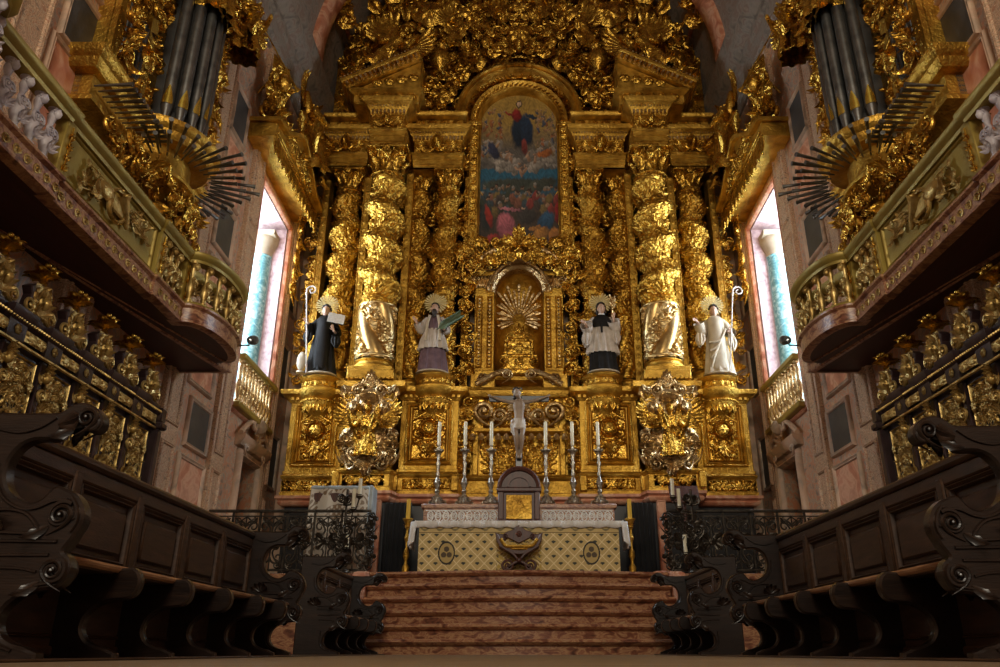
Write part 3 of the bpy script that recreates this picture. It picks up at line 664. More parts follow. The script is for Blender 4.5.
# ================================================================ WINDOW BALUSTRADES AND CANOPIES
t = thing('window_balustrade', 'gilded balustrade across the foot of the right window', 'balustrade', (5.72, 16.1, 4.6))
link('rail', MB(box(5.6, 5.84, 15.0, 17.3, 5.62, 5.74, .02)), olive, t); link('bottom_rail', MB(box(5.6, 5.84, 15.0, 17.3, 4.6, 4.72, .02)), olive, t)
for k in range(11): link('baluster', MB(xf(balT, T(5.72, 15.14+.2*k, 4.72) @ S(1, 1, 1.29))), goldw, t)
LR(t, 'gilded balustrade across the foot of the left window')
def figure_gold(m, M, seed=1, wings=True, h=1.0):      # draped figure, 1 m tall, facing -y
    r = random.Random(seed); v = MB()
    nfold = 9; ph = r.uniform(0, 6)
    v.add(lathe([(.22, 0), (.235, .06), (.2, .25), (.165, .42), (.13, .55), (.12, .62), (.15, .72), (.155, .78), (.11, .83), (.05, .86), (.045, .9)], 34, wave=lambda A, z: .13*(1-z)*np.sin(nfold*A+ph+4*z)+.07*np.sin(4*A+6*z)))
    v.add(xf(join(HEAD, HAIR), T(.0, -.01, .96) @ Rz(r.uniform(-.5, .5)) @ S(.17)))
    for sg in (-1, 1):
        e = (sg*r.uniform(.2, .34), -r.uniform(.05, .2), r.uniform(.55, .72)); w = (sg*r.uniform(.1, .45), -r.uniform(.18, .3), r.uniform(.55, .98))
        v.add(tube(smooth_path([(sg*.13, 0, .78), e, w], 4), [.062, .06, .058, .056, .052, .045, .04, .034, .03], 8)); v.add(ell(w[0], w[1], w[2], .035, .03, .045, 8, 6))
    for k in range(6): v.add(xf(LEAF, T(r.uniform(-.15, .15), -.12, r.uniform(.1, .5)) @ Ry(r.uniform(-1, 1)+PI*(k % 2)) @ S(.3, .3, .36)))
    if wings:
        for sg in (-1, 1): v.add(xf(WING, T(sg*.06, .08, .66) @ S(sg*.62, .62, .5)))
    m.add(v.vf(), M)
def canopy():
    t = thing('window_canopy', 'x', 'canopy', (5.6, 15.5, 10))
    Y0, Y1 = 13.75, 17.35
    top = [(Y0, 10.55), (14.3, 10.62), (15.3, 11.25), (15.55, 11.35), (15.8, 11.25), (16.8, 10.62), (Y1, 10.55)]
    def cv(vf): return (np.stack([5.8-vf[0][:, 1], vf[0][:, 0], vf[0][:, 2]], -1), vf[1])
    link('gable_board', MB(cv(prism([(Y0, 10.2)]+top+[(Y1, 10.2)], 0, .62, .02))), goldp, t)
    mo = MB(cv(prism([(Y0-.1, 10.52)]+[(a, b+.0) for a, b in top]+[(Y1+.1, 10.52), (Y1+.1, 10.62)]+[(a, b+.12) for a, b in top[::-1]]+[(Y0-.1, 10.62)], 0, .74, .02)))
    link('gable_moulding', mo, goldp, t)
    rg = MB(*[cv(box(Y0+.1, Y1-.1, .62, .66, z, z+.035, .01)) for z in (10.24, 10.34)], onwall(relief(2.2, .5, carve(2.2, .5, 130, 40, 61, 16, .06, .14, .02), .08), 15.55, 10.5, 5.18)); link('gable_relief', rg, gold, t)
    fr_ = []; n = 13
    for k in range(n):
        a = Y0+(Y1-Y0)*k/n; b = (Y1-Y0)/n
        fr_ += [(a+b*q, 10.05-.16*math.sin(PI*q)) for q in (0, .25, .5, .75)]
    link('scalloped_fringe', MB(cv(prism([(Y0, 10.28)]+fr_+[(Y1, 10.05), (Y1, 10.28)], .6, .64, 0))), gold, t)
    tb = MB(*[cv((lambda vf: vf)(ell(Y0+(Y1-Y0)*(k+.5)/n, .63, 9.86, .04, .03, .06, 7, 5))) for k in range(n)]); link('tassels', tb, brass, t)
    cr = MB(); mass(cr, -1.8, 1.8, .0, .5, 0, 60, .16, .34, 31, sym=False); link('crest_scrolls', MB(onwall(cr.vf(), 15.55, 10.75, 5.35)), gold, t)
    hd = MB(); hd.add(onwall(xf(SHELL, S(.55)), 15.6, 11.6, 5.3)); hd.add(onwall(xf(ROS, S(.3)), 16.6, 11.2, 5.2)); link('shell_cresting', hd, gold, t)
    sd = MB(); 
    for k in range(6): sd.add(onwall(xf(CURL, Ry(k*1.1) @ S(.34)), 17.15+.04*(k % 2), 8.2+.42*k, 5.5))
    link('side_carving', sd, gold, t)
    return t
cn = canopy(); cn['label'] = 'gilded gabled canopy with scalloped fringe above the right window'; LR(cn, 'gilded gabled canopy with scalloped fringe above the left window')
def onething(name, label, cat, m, mat, loc, group=None): return tag(link(name, m, mat, loc=loc), label, cat, group)
m = MB(); figure_gold(m, T(5.25, 16.3, 10.95) @ Rz(-PI/2) @ S(1.9), 5)
a = onething('angel_statue', 'gilded winged angel standing on the canopy of the right window', 'statue', m, gold, (5.25, 16.3, 10.95)); LR(a, 'gilded winged angel standing on the canopy of the left window')
m = MB(); q = MB(); mass(q, -.45, .45, 0, 1.7, 0, 46, .18, .34, 77, sym=False); q.add(xf(HEAD, T(0, -.2, 1.2) @ S(.4))); m.add(onwall(q.vf(), 14.4, 10.9, 5.6))
a = onething('carved_wall_bracket', 'gilded carved foliage bracket on the wall between organ and right window', 'carving', m, gold, (5.7, 14.4, 10.9)); LR(a, 'gilded carved foliage bracket on the wall between organ and left window')
# ================================================================ ORGANS
def organ():
    t = thing('pipe_organ', 'x', 'organ', (5.8, 10.2, 6.3))
    path = [(5.8, 11.75), (5.35, 11.75), (5.35, 11.35)]+[(5.35-.6*math.sin(a), 10.6+.75*math.cos(a)) for a in np.linspace(.12, PI-.12, 15)]+[(5.35, 9.85), (5.35, 8.45), (5.8, 8.45)]
    link('platform_cornice', MB(mould(path, [(-.3, 7.0), (0, 7.0), (.04, 7.05), (.06, 7.12), (.12, 7.16), (.14, 7.22), (.14, 7.27), (-.5, 7.3)])), goldp, t)
    sm = [(5.8, 11.6), (5.45, 11.6), (5.45, 11.3)]+[(5.45-.42*math.sin(a), 10.6+.62*math.cos(a)) for a in np.linspace(.12, PI-.12, 13)]+[(5.45, 9.9), (5.45, 8.6), (5.8, 8.6)]
    link('lower_case', MB(mould(sm, [(0, 7.02), (0, 6.66), (.06, 6.64), (.12, 6.58), (.12, 6.52), (.02, 6.48), (-.10, 6.40), (-.16, 6.3), (-.2, 6.2)])), goldp, t)
    bx = MB(box(5.6, 5.8, 8.6, 11.6, 5.7, 7.3)); link('case_core', bx, slate, t)
    kk = MB(mould([(5.8, 11.3), (5.5, 11.3), (5.5, 8.75), (5.8, 8.75)], [(0, 5.9), (.1, 5.86), (.12, 5.8), (.02, 5.7), (-.1, 5.55), (-.25, 5.4)])); link('corbel_moulding', kk, goldp, t)
    q = MB(); mass(q, -1.3, 1.3, .0, .75, 0, 90, .13, .24, 41, sym=False, yj=.3); mass(q, -1.0, .1, .35, .8, -.25, 40, .12, .2, 49, sym=False); link('corbel_carving', MB(onwall(q.vf(), 10.1, 5.75, 5.3)), gold, t)
    # upper case: frame boards, flats and the central round tower
    link('case_relief', MB(onwall(relief(2.6, 4.6, carve(2.6, 4.6, 150, 260, 48, 60, .1, .25, .03, sym=False), .12), 10.08, 7.3, 5.49)), gold, t)
    link('upper_case', MB(box(5.5, 5.8, 8.75, 11.4, 7.25, 12.0), box(5.42, 5.52, 8.75, 8.95, 7.25, 10.8), box(5.42, 5.52, 9.55, 9.75, 7.25, 10.4), box(5.42, 5.52, 11.3, 11.5, 7.25, 11.2)), goldp, t)
    link('side_flat', MB(box(5.46, 5.5, 8.95, 9.55, 7.35, 8.7), box(5.46, 5.5, 8.95, 9.55, 8.95, 10.0)), slate, t)
    for k in range(6):
        for z0, L in ((7.4, 1.2), (9.0, .9)):
            y = 9.0+.1*k; link('small_pipe', MB(tube([(5.44, y, z0), (5.44, y, z0+.12), (5.44, y, z0+L)], [.012, .035, .035], 8)), leadm, t)
    link('tower_back', MB(xf(lathe([(.5, 7.25), (.5, 11.4)], 16, PI/2, 3*PI/2), T(5.5, 10.6, 0))), slate, t)
    for k in range(7):
        a = PI*(.5-.42*math.cos(PI*(k)/6*1.0)) if False else PI*(.12+.76*k/6)
        x, y = 5.42-.50*math.sin(a), 10.6+.56*math.cos(a); R_ = [.062, .066, .07, .078, .088, .1, .1][k]*.9; L = [2.0, 2.1, 2.3, 2.5, 2.7, 2.9, 2.9][k]; zc = 7.34+[.55, .58, .6, .55, .46, .4, .4][k]*.85
        p = link('organ_pipe', MB(tube([(x, y, 7.28), (x, y, zc), (x, y, zc+L)], [.018, R_, R_], 14), tube([(x, y, zc-.01), (x, y, zc+.01)], R_*1.06, 14)), leadm, t)
        rr = R_+.006; mz = zc+.02
        mo = MB(); st_ = []
        for (zz, f) in ((-.03, .75), (.0, .95), (.10, .8), (.2, .45), (.30, .08)):
            st_.append([(x-rr*math.sin(a+d*f)*1.0, y+rr*math.cos(a+d*f), mz+zz) for d in np.linspace(-.95, .95, 7)])
        mo.add(grid(np.array(st_))); link('pipe_mouth', mo, brass, p)
    for k in range(19):                       # horizontal trumpets
        a = PI*(.04+.92*k/18); x0, y0 = 5.3-.62*math.sin(a), 10.6+.68*math.cos(a); L = .62+.12*math.sin(k*1.3)
        d = (-math.sin(a), math.cos(a))
        for z, LL in ((6.83, L), (6.72, L*.8)):
            link('trumpet_pipe', MB(tube([(x0, y0, z), (x0+d[0]*LL*.9, y0+d[1]*LL*.9, z+.02), (x0+d[0]*LL, y0+d[1]*LL, z+.02)], [.012, .026, .036], 8)), leadm, t)
    for k in range(12):
        y = 8.62+.11*k
        link('trumpet_pipe', MB(tube([(5.42, y, 6.83), (4.98, y, 6.85), (4.92, y, 6.85)], [.012, .026, .036], 8)), leadm, t)
    # carved mass crowning the case
    q = MB(); mass(q, -1.25, 1.25, 2.35, 4.9, 0, 190, .2, .42, 43, sym=False, inside=lambda x, z: z > 2.5+.7*math.cos(x*1.2)-.35*x and abs(x) < 1.5-.12*(z-2.4), yj=.4)
    mass(q, .72, 1.42, .0, 4.2, -.04, 90, .12, .24, 401, sym=False, inside=lambda x, z: not (.64 < x < 1.18 and (.05 < z < 1.4 or 1.65 < z < 2.7)))
    mass(q, -1.5, -.95, .0, 3.4, -.04, 60, .13, .26, 402, sym=False)
    mass(q, -1.5, -1.2, 0.2, 4.2, .05, 44, .16, .32, 44, sym=False); mass(q, .75, .98, .3, 3.2, -.02, 34, .13, .26, 45, sym=False); mass(q, 1.2, 1.38, .1, 3.2, -.02, 30, .13, .24, 46, sym=False)
    mass(q, -1.25, -.8, 1.6, 3.2, -.1, 26, .16, .3, 47, sym=False)
    link('crowning_carving', MB(onwall(q.vf(), 10.15, 7.3, 5.32)), gold, t)
    f1 = MB(); figure_gold(f1, T(4.95, 10.4, 9.7) @ Rz(-PI/2) @ S(1.35), 9, False); link('carved_bust', f1, gold, t)
    return t
og = organ(); og.location = (5.88, 9.72, 6.3); og['label'] = 'pipe organ in a gilded carved case with fanned trumpets on the right wall'; LR(og, 'pipe organ in a gilded carved case with fanned trumpets on the left wall')
m = MB(); q = MB(); figure_gold(q, S(1.3), 15, True); m.add(q.vf(), T(5.2, 11.6, 10.4) @ Rz(-PI/2)); m.add(tube([(4.95, 11.8, 11.25), (4.75, 12.5, 11.0), (4.6, 12.95, 10.8), (4.57, 13.02, 10.77)], [.012, .02, .03, .07], 8))
a = onething('trumpeting_angel', 'gilded angel blowing a long trumpet on the altar side of the right organ', 'statue', m, gold, (5.2, 11.9, 10.4)); LR(a, 'gilded angel blowing a long trumpet on the altar side of the left organ')
# ================================================================ HIGH ALTAR RETABLE
def plinth():
    path = [(-5.26, YB), (-5.26, 17.15), (-4.0, 17.15), (-3.9, 16.55), (-2.75, 16.55), (-2.65, 16.95), (-1.35, 16.95), (-1.2, 17.3), (1.2, 17.3), (1.35, 16.95), (2.65, 16.95), (2.75, 16.55), (3.9, 16.55), (4.0, 17.15), (5.26, 17.15), (5.26, YB)]
    tag(link('retable_plinth', MB(mould(path, [(-.12, 1.3), (-.12, 2.98), (-.12, 3.0), (-.3, 3.0)])), blackm, loc=(0, 17, 1.3)), 'black marble base wall beneath the gilded altarpiece', 'plinth')
    tag(link('marble_ledge', MB(mould(path, [(-.3, 2.98), (-.06, 2.98), (0, 3.02), (.02, 3.06), (0, 3.10), (.07, 3.14), (.07, 3.2), (-.3, 3.2)])), pinkm, loc=(0, 17, 3.0)), 'pink marble ledge under the gilded pedestals of the altarpiece', 'ledge')
    base = [(-.4, 3.2), (.0, 3.2), (.0, 3.28), (-.03, 3.3), (-.03, 3.56), (.0, 3.58), (.02, 3.64), (-.04, 3.7), (-.4, 3.7)]
    global bm_; bm_ = thing('altarpiece_base_course', 'continuous gilded base moulding with low friezes below the pedestals of the altarpiece', 'moulding', (0, 17, 3.2)); link('base_moulding', MB(mould(path, base)), goldp, bm_)
plinth()
for s in (-1, 1):
    nm = 'left' if s < 0 else 'right'
    tag(link('marble_slab', MB(box(min(s*2.85, s*3.03), max(s*2.85, s*3.03), 16.25, 16.36, 1.31, 2.95, .01), frame(min(s*2.85, s*3.03), max(s*2.85, s*3.03), 1.31, 2.95, 16.25, .03, .02)), pinkm, loc=(s*2.94, 16.3, 1.31)), 'upright pink marble slab beside the black recess '+nm+' of the altar', 'slab')
    m = MB(); cols = 12
    pth = [(s*(2.25+.05*k), 16.55-.05*(k % 2)) for k in range(12)]
    if s < 0: pth = pth[::-1]
    m.add(mould(pth, [(0, 1.32), (0, 2.95)])); tag(link('black_drape', m, blackm, loc=(s*2.5, 16.5, 1.32)), 'black fluted hanging '+nm+' of the altar under the marble ledge', 'drape')
# ---- pedestals with relief panel and half-round corbel
def pedestal(w, yf, seed, corbel=True, cx=0, cr=.42):
    t = thing('gilded_pedestal', 'x', 'pedestal', (0, yf, 3.7))
    h0, h1 = 3.7, 5.42
    link('block', MB(box(-w/2, w/2, yf, yf+1.2, h0, h1, .01), box(-w/2-.03, w/2+.03, yf-.03, yf+1, h0, h0+.07, .01)), goldp, t)
    fw = w-.24
    link('panel_frame', MB(frame(-fw/2, fw/2, h0+.16, h1-.12, yf, .11, .07), frame(-fw/2+.13, fw/2-.13, h0+.28, h1-.26, yf, .04, .05),
                           beads((-fw/2+.02, yf-.05, h0+.16), (-fw/2+.02, yf-.05, h1-.12), .018, .055), beads((fw/2-.02, yf-.05, h0+.16), (fw/2-.02, yf-.05, h1-.12), .018, .055)), goldp, t)
    ww, hh = fw-.3, h1-h0-.56
    q = MB(relief(ww, hh, carve(ww, hh, 90, 130, seed, 15, .06, .15, .018, med=(0, hh*.62, .18)), .11, T(0, yf-.005, h0+.28)))
    for sg in (-1, 1): q.add(tube([(sg*ww*.48, yf-.06, h0+1.18), (sg*ww*.25, yf-.07, h0+1.27), (0, yf-.07, h0+1.40)], .022, 6))
    q.add(xf(ROS, T(0, yf-.08, h0+.28+hh*.62) @ S(.14))); q.add(xf(SPRAY, T(0, yf-.06, h0+.62) @ Ry(PI) @ S(.26))); q.add(xf(SHELL, T(0, yf-.05, h0+1.33) @ S(.1)))
    link('relief_panel', q, gold, t)
    link('cornice', MB(mould([(-w/2, yf+1), (-w/2, yf), (w/2, yf), (w/2, yf+1)], [(0, h1-.08), (.03, h1-.06), (.05, h1), (.12, h1+.06), (.2, h1+.10), (.22, h1+.16), (.22, h1+.2), (.1, h1+.24), (-.5, h1+.24)])), goldp, t)
    dn = MB(*[box(x-.03, x+.03, yf-.1, yf, h1-.02, h1+.05) for x in np.arange(-w/2, w/2+.01, .12)]); link('dentils', dn, goldp, t)
    if corbel:
        lt = lathe([(.06, h1-.62), (.12, h1-.52), (.2, h1-.42), (.34, h1-.26), (cr-.02, h1-.12), (cr, h1-.06), (cr-.02, h1-.02), (cr+.03, h1+.02), (cr+.1, h1+.10), (cr+.12, h1+.2), (cr+.04, h1+.24), (cr-.02, h1+.28), (cr-.04, h1+.40), (cr+.03, h1+.44), (cr+.06, h1+.50), (cr+.02, h1+.53), (0.01, h1+.53)], 36, wave=None)
        c = link('corbel', MB(xf(lt, T(cx, yf+.12, 0))), goldp, t)
        le = MB()
        for k in range(7):
            a = -PI/2+(k-3)*.42; le.add(xf(LEAF, T(cx+(cr-.06)*math.cos(a), yf+.12+(cr-.06)*math.sin(a), h1-.08) @ Rz(a+PI/2) @ Rx(PI-.35) @ S(.22, .3, .26)))
            le.add(xf(ROS, T(cx+cr*math.cos(a), yf+.12+cr*math.sin(a), h1+.34) @ Rz(a+PI/2) @ S(.07)))
        for k in range(16):
            a = -PI/2+(k-7.5)*.2; le.add(ell(cx+(cr+.01)*math.cos(a), yf+.12+(cr+.01)*math.sin(a), h1-.07, .03, .03, .03, 7, 5))
        link('corbel_leaves', le, gold, c)
    return t
def place(o, x, label): o.location[0] = x; o['label'] = label; return o
pa = pedestal(1.24, 17.25, 21); place(pa, 4.62, 'gilded pedestal with medallion panel under the saint with crozier in cream, far right'); LR(pa, 'gilded pedestal with medallion panel under the black-habited saint, far left')
pd = pedestal(1.30, 17.05, 22, cx=-.08); place(pd, 2.02, 'gilded pedestal with medallion panel under the saint in black cape, right of the altar'); LR(pd, 'gilded pedestal with medallion panel under the bearded saint with palm, left of the altar')
# base frieze reliefs
for x, y, w in ((4.7, 17.18, 1.1), (3.33, 16.58, .9), (2.0, 16.98, 1.1)):
    Hb = carve(w, .24, 100, 26, int(x*10), 14, .05, .09, .014); link('carved_frieze', relief(w, .24, Hb, .06, T(x, y, 3.31)), gold, bm_); link('carved_frieze', relief(w, .24, Hb, .06, T(-x, y, 3.31)), gold, bm_)
for x, y in ((4.05, 17.15), (2.72, 16.9), (3.9, 16.5), (1.4, 16.9)): [link('base_block', box(q*x-.08, q*x+.08, y-.06, y+.3, 3.26, 3.6, .02), goldp, bm_) for q in (-1, 1)]
# ---- projecting pedestal B with large carved angel bracket
pb = thing('gilded_pedestal', 'projecting gilded pedestal behind the carved angel bracket, right side', 'pedestal', (3.3, 16.75, 3.7))
link('block', MB(box(2.8, 3.8, 16.75, 18, 3.7, 5.42, .01), frame(2.83, 3.77, 3.75, 5.38, 16.75, .08, .05)), goldp, pb)
link('cornice', MB(mould([(2.75, 18), (2.75, 16.7), (3.85, 16.7), (3.85, 18)], [(0, 5.36), (.05, 5.42), (.12, 5.48), (.2, 5.52), (.22, 5.6), (.22, 5.64), (.1, 5.68), (-.6, 5.68)])), goldp, pb)
link('column_plinth', MB(box(2.78, 3.82, 16.35, 17.4, 5.66, 5.86, .015), *[box(x-.03, x+.03, 16.33, 16.4, 5.64, 5.70) for x in np.arange(2.8, 3.82, .1)]), goldp, pb)
LR(pb, 'projecting gilded pedestal behind the carved angel bracket, left side')
def bracketB():
    m = MB(); Y = 16.45
    bk = MB(); mass(bk, -.52, .52, 3.72, 5.4, Y+.22, 62, .15, .27, 51, sym=True, inside=lambda x, z: abs(x) < .36+.18*abs(math.sin((z-3.3)*1.6)), yj=.2)
    m.add(bk.vf())
    m.add(ell(0, Y+.25, 4.6, .5, .22, .85, 20, 12))
    m.add(mouldxz([(.24*math.cos(a), 5.12+.2*math.sin(a)) for a in np.linspace(PI, 0, 13)], [(0, 0), (0, -.2), (-.06, -.24), (-.1, -.2), (-.1, 0)], False) if False else xf(tube([(.27*math.cos(a), 0, .24*math.sin(a)) for a in np.linspace(-.3, PI+.3, 17)], .065, 8), T(0, Y-.12, 5.1)))
    m.add(xf(lathe([(.26, 0), (.2, -.1), (.1, -.16)], 16), T(0, Y, 5.24)))
    for sg in (-1, 1):
        m.add(xf(SCROLL, T(sg*.4, Y-.1, 5.02) @ Ry(sg*.3) @ S(sg*.3, .4, .3))); m.add(xf(CURL, T(sg*.25, Y-.14, 5.36) @ S(sg*.25, .35, .25))); m.add(xf(LEAF, T(sg*.42, Y-.1, 5.15) @ Ry(sg*.5) @ S(.35)))
        m.add(xf(SCROLL, T(sg*.22, Y-.2, 3.92) @ S(sg*.28, .4, .26))); m.add(xf(SHELL, T(sg*.36, Y-.12, 4.85) @ S(.13))); m.add(xf(HEAD, T(sg*.33, Y-.18, 4.95) @ S(.22))); m.add(xf(HAIR, T(sg*.33, Y-.17, 4.96) @ S(.22)))
    for k, (x, z, s) in enumerate(((0, 5.66, .2), (-.12, 5.55, .16), (.12, 5.55, .16), (0, 5.5, .2), (-.22, 5.46, .15), (.22, 5.46, .15))): m.add(xf(ROS, T(x, Y-.12, z) @ S(s*.55))); m.add(xf(SPRAY, T(x, Y-.08, z) @ S(s*.9)))
    m.add(xf(SHELL, T(0, Y-.15, 3.78) @ Ry(PI) @ S(.2)))
    return m
t = thing('angel_bracket', 'large carved angel bracket crowned with flowers under the right giant column', 'carving', (3.27, 16.5, 3.7))
link('scroll_surround', xf(bracketB().vf(), T(3.27, 0, 0)), goldw, t)
m = MB(); figure_gold(m, T(3.27, 16.28, 3.86) @ S(1.1), 61, True); link('angel_figure', m, gold, t)
LR(t, 'large carved angel bracket crowned with flowers under the left giant column')
# ---- twisted columns
def twisted(R, H, turns, hand=1, low=.27, seed=1, nth=112, nz=520):
    th = np.linspace(0, 2*PI, nth, endpoint=False); z = np.linspace(0, H, nz); TT, Z = np.meshgrid(th, z)
    zl = low*H; kk = 2*PI*turns/(H-zl)
    phi = TT-hand*kk*(Z-zl)
    up = 1/(1+np.exp(-(Z-zl)/.07))
    env = np.clip((Z-zl)/.35, 0, 1)*np.clip((H-Z)/.3, 0, 1)
    r = R*(1-.10*Z/H)
    r = r*(1+up*env*(.15*np.cos(phi)+.03*np.cos(2*phi)))
    per = 10; sc = per/(2*PI)
    d1, d2 = worley((TT+hand*Z*1.5)*sc % per, Z*2.9/R*.42+TT*0, per, seed)
    e1, e2 = worley(TT*2*sc % (2*per), Z*6.2/R*.42, 2*per, seed+4)
    leaf = np.clip(d2-d1, 0, .5)*2; g1, g2 = worley(TT*3*sc % (3*per), Z*12/R*.42, 3*per, seed+9)
    fine = .65*np.clip(e2-e1, 0, .4)*2.5+.5*np.clip(g2-g1, 0, .3)*3
    vine = .5-.5*np.cos(phi)
    r = r+up*R*(.16*(leaf > .22)*(.4+.6*leaf)*(.3+.7*vine)+.085*fine)
    # lower drum: broad spiral fillets between bands of carving
    sp = np.cos(3*(TT-hand*Z*2.2/R*.28)); lowr = R*(1.03+.15*np.clip(sp, -.1, 1)+(.12*(leaf > .3)+.08*fine)*(sp < 0))
    r = np.where(up > .5, r, lowr)
    for zz, a, w in ((zl, .20, .05), (zl+.13, .14, .03), (.05, .2, .05), (.16, .12, .03), (zl-.12, .1, .03), (H-.05, .12, .04)): r = np.maximum(r, R*(1+a)*np.exp(-((Z-zz)/w)**4*.4)*(np.abs(Z-zz) < w*1.6))
    ox = up*env*R*.17*np.cos(hand*kk*(Z-zl)); oy = up*env*R*.17*np.sin(hand*kk*(Z-zl))
    P = np.stack([r*np.cos(TT)+ox, r*np.sin(TT)+oy, Z], -1)
    k0 = int(nz*low); lowdrum = grid(P[:k0+1], True); m = MB(grid(P[k0:], True)); rn = random.Random(seed); nl = int(turns*15)
    for i in range(nl):                       # vine with leaves and flowers winding up the groove
        zz = zl+.25+(H-zl-.45)*i/nl
        for dph, kit in ((PI+.0, ROS if i % 3 == 0 else CURL), (PI+.55, LEAF), (PI-.55, LEAF)):
            A_ = hand*kk*(zz-zl)+dph; A0 = hand*kk*(zz-zl); rr = R*.93
            m.add(xf(kit, T(rr*math.cos(A_)+R*.2*math.cos(A0), rr*math.sin(A_)+R*.2*math.sin(A0), zz) @ Rz(A_+PI/2) @ Ry(rn.uniform(-1.2, 1.2)+hand*.5) @ S(R*(.24 if kit is ROS else .5))))
    m.add(tube([(R*.95*math.cos(hand*kk*q+PI)+R*.2*math.cos(hand*kk*q), R*.95*math.sin(hand*kk*q+PI)+R*.2*math.sin(hand*kk*q), zl+q) for q in np.linspace(.2, H-zl-.15, int(turns*22))], R*.055, 6))
    return m.vf(), lowdrum
def capital(R, h):
    m = MB(lathe([(R*.88, 0), (R*.98, .03), (R*.88, .06), (R*.85, h*.5), (R*1.05, h*.8), (R*1.2, h*.88)], 24))
    a = R*1.42
    m.add(box(-a, a, -a, a, h*.88, h, .02))
    for row, (z0, n, s, ph) in enumerate(((.05, 8, .52, 0), (h*.36, 8, .50, PI/8))):
        for k in range(n):
            A_ = ph+k*2*PI/n; m.add(xf(LEAF, T(R*.9*math.cos(A_), R*.9*math.sin(A_), z0) @ Rz(A_+PI/2) @ S(R*.9, R*1.3, h*s)))
    for k in range(4):
        A_ = PI/4+k*PI/2; m.add(xf(SCROLL, T(R*1.3*math.cos(A_), R*1.3*math.sin(A_), h*.76) @ Rz(A_) @ S(R*.5)))
        A_ = k*PI/2; m.add(xf(ROS, T(R*1.35*math.cos(A_), R*1.35*math.sin(A_), h*.88) @ Rz(A_+PI/2) @ S(R*.3)))
    return m
def colbase(R):
    return MB(box(-R*1.3, R*1.3, -R*1.3, R*1.3, 0, .10, .01), lathe([(R*1.28, .10), (R*1.32, .15), (R*1.25, .2), (R*1.1, .22), (R*1.08, .27), (R*1.18, .3), (R*1.12, .34), (R*1.0, .36)], 32))
def column(label, x, y, z0, z1, R, turns, hand, seed, group='gilded twisted columns of the altarpiece', low=.27):
    t = thing('twisted_column', label, 'column', (0, 0, 0), group); hc = R*1.75
    link('base', colbase(R), goldw if R > .4 else goldp, t)
    sh_, lw_ = twisted(R, z1-z0-.36-hc, turns, hand, low, seed); link('shaft', xf(sh_, T(0, 0, .36)), goldc, t); link('lower_drum', xf(lw_, T(0, 0, .36)), goldd if R > .33 else goldc, t)
    link('capital', MB(xf(capital(R, hc).vf(), T(0, 0, z1-z0-hc))), gold, t)
    t.location = (x, y, z0); return t
c = column('giant gilded twisted column right of the saint in black cape, carrying the right pediment', 3.34, 16.9, 5.86, 11.9, .385, 3.9, 1, 3); LR(c, 'giant gilded twisted column left of the bearded saint with palm, carrying the left pediment')
c = column('gilded twisted column behind the cream-habited saint, far right', 4.5, 17.75, 5.9, 11.85, .31, 4.6, -1, 5, low=.2); LR(c, 'gilded twisted column behind the black-habited saint, far left')
c = column('gilded twisted column behind the saint in black cape, beside the painting', 1.82, 17.4, 5.68, 11.62, .265, 4.8, -1, 8, low=.2); LR(c, 'gilded twisted column behind the bearded saint, beside the painting')
c = column('slim gilded column set back between the two larger twisted columns, right side', 2.6, 17.75, 5.68, 11.7, .26, 3.8, 1, 11, low=.28); LR(c, 'slim gilded column set back between the two larger twisted columns, left side')
# slender strips between columns
for x, y, n in ((2.84, 17.42, 'beside the giant column'), (3.98, 17.6, 'outside the giant column'), (5.08, 17.7, 'against the wall side'), (1.32, 17.55, 'beside the painting')):
    m = MB(box(x-.09, x+.09, y-.05, y+.35, 5.66, 11.66, .015), *[xf(ROS, T(x, y-.06, 5.9+.22*k) @ S(.055)) for k in range(27)], *[tube([(x+q, y-.055, 5.7), (x+q, y-.055, 11.6)], .018, 6) for q in (-.075, .075)])
    a = tag(link('gilded_pilaster_strip', m, goldp if x > 2 else gold, loc=(x, y, 5.66)), 'slender gilded pilaster strip '+n+', right side', 'pilaster'); LR(a, 'slender gilded pilaster strip '+n+', left side')
# ---- carved backing between the columns
Hb = carve(3.95, 6.3, 260, 400, 71, 90, .12, .3, .035, sym=False)
a = tag(link('carved_back_panel', MB(relief(3.95, 6.3, Hb, .16, T(3.35, 18.25, 5.6)), box(1.35, 5.35, 18.25, 18.4, 3, 13.6)), gold, loc=(3.3, 18.3, 5.6)), 'gilded carved back panel behind the right group of columns', 'panel'); LR(a, 'gilded carved back panel behind the left group of columns')
for xa, xb, za, zz_, yy, nn, sd, lb in ((1.16, 1.5, 9.6, 13.0, 17.6, 50, 81, 'beside the painting'), (5.15, 5.45, 5.9, 12, 17.9, 56, 82, 'next to the side wall'), (2.05, 2.35, 6, 11.6, 17.9, 60, 83, 'between the two inner columns'), (3.85, 4.15, 6, 11.8, 17.9, 60, 84, 'outside the giant column')):
    q = MB(); mass(q, xa, xb, za, zz_, yy, nn, .13, .27, sd, sym=False); a = tag(link('foliage_drop', q, gold, loc=(xa, yy, za)), 'hanging drop of gilded foliage '+lb+', right side', 'carving'); LR(a, 'hanging drop of gilded foliage '+lb+', left side')

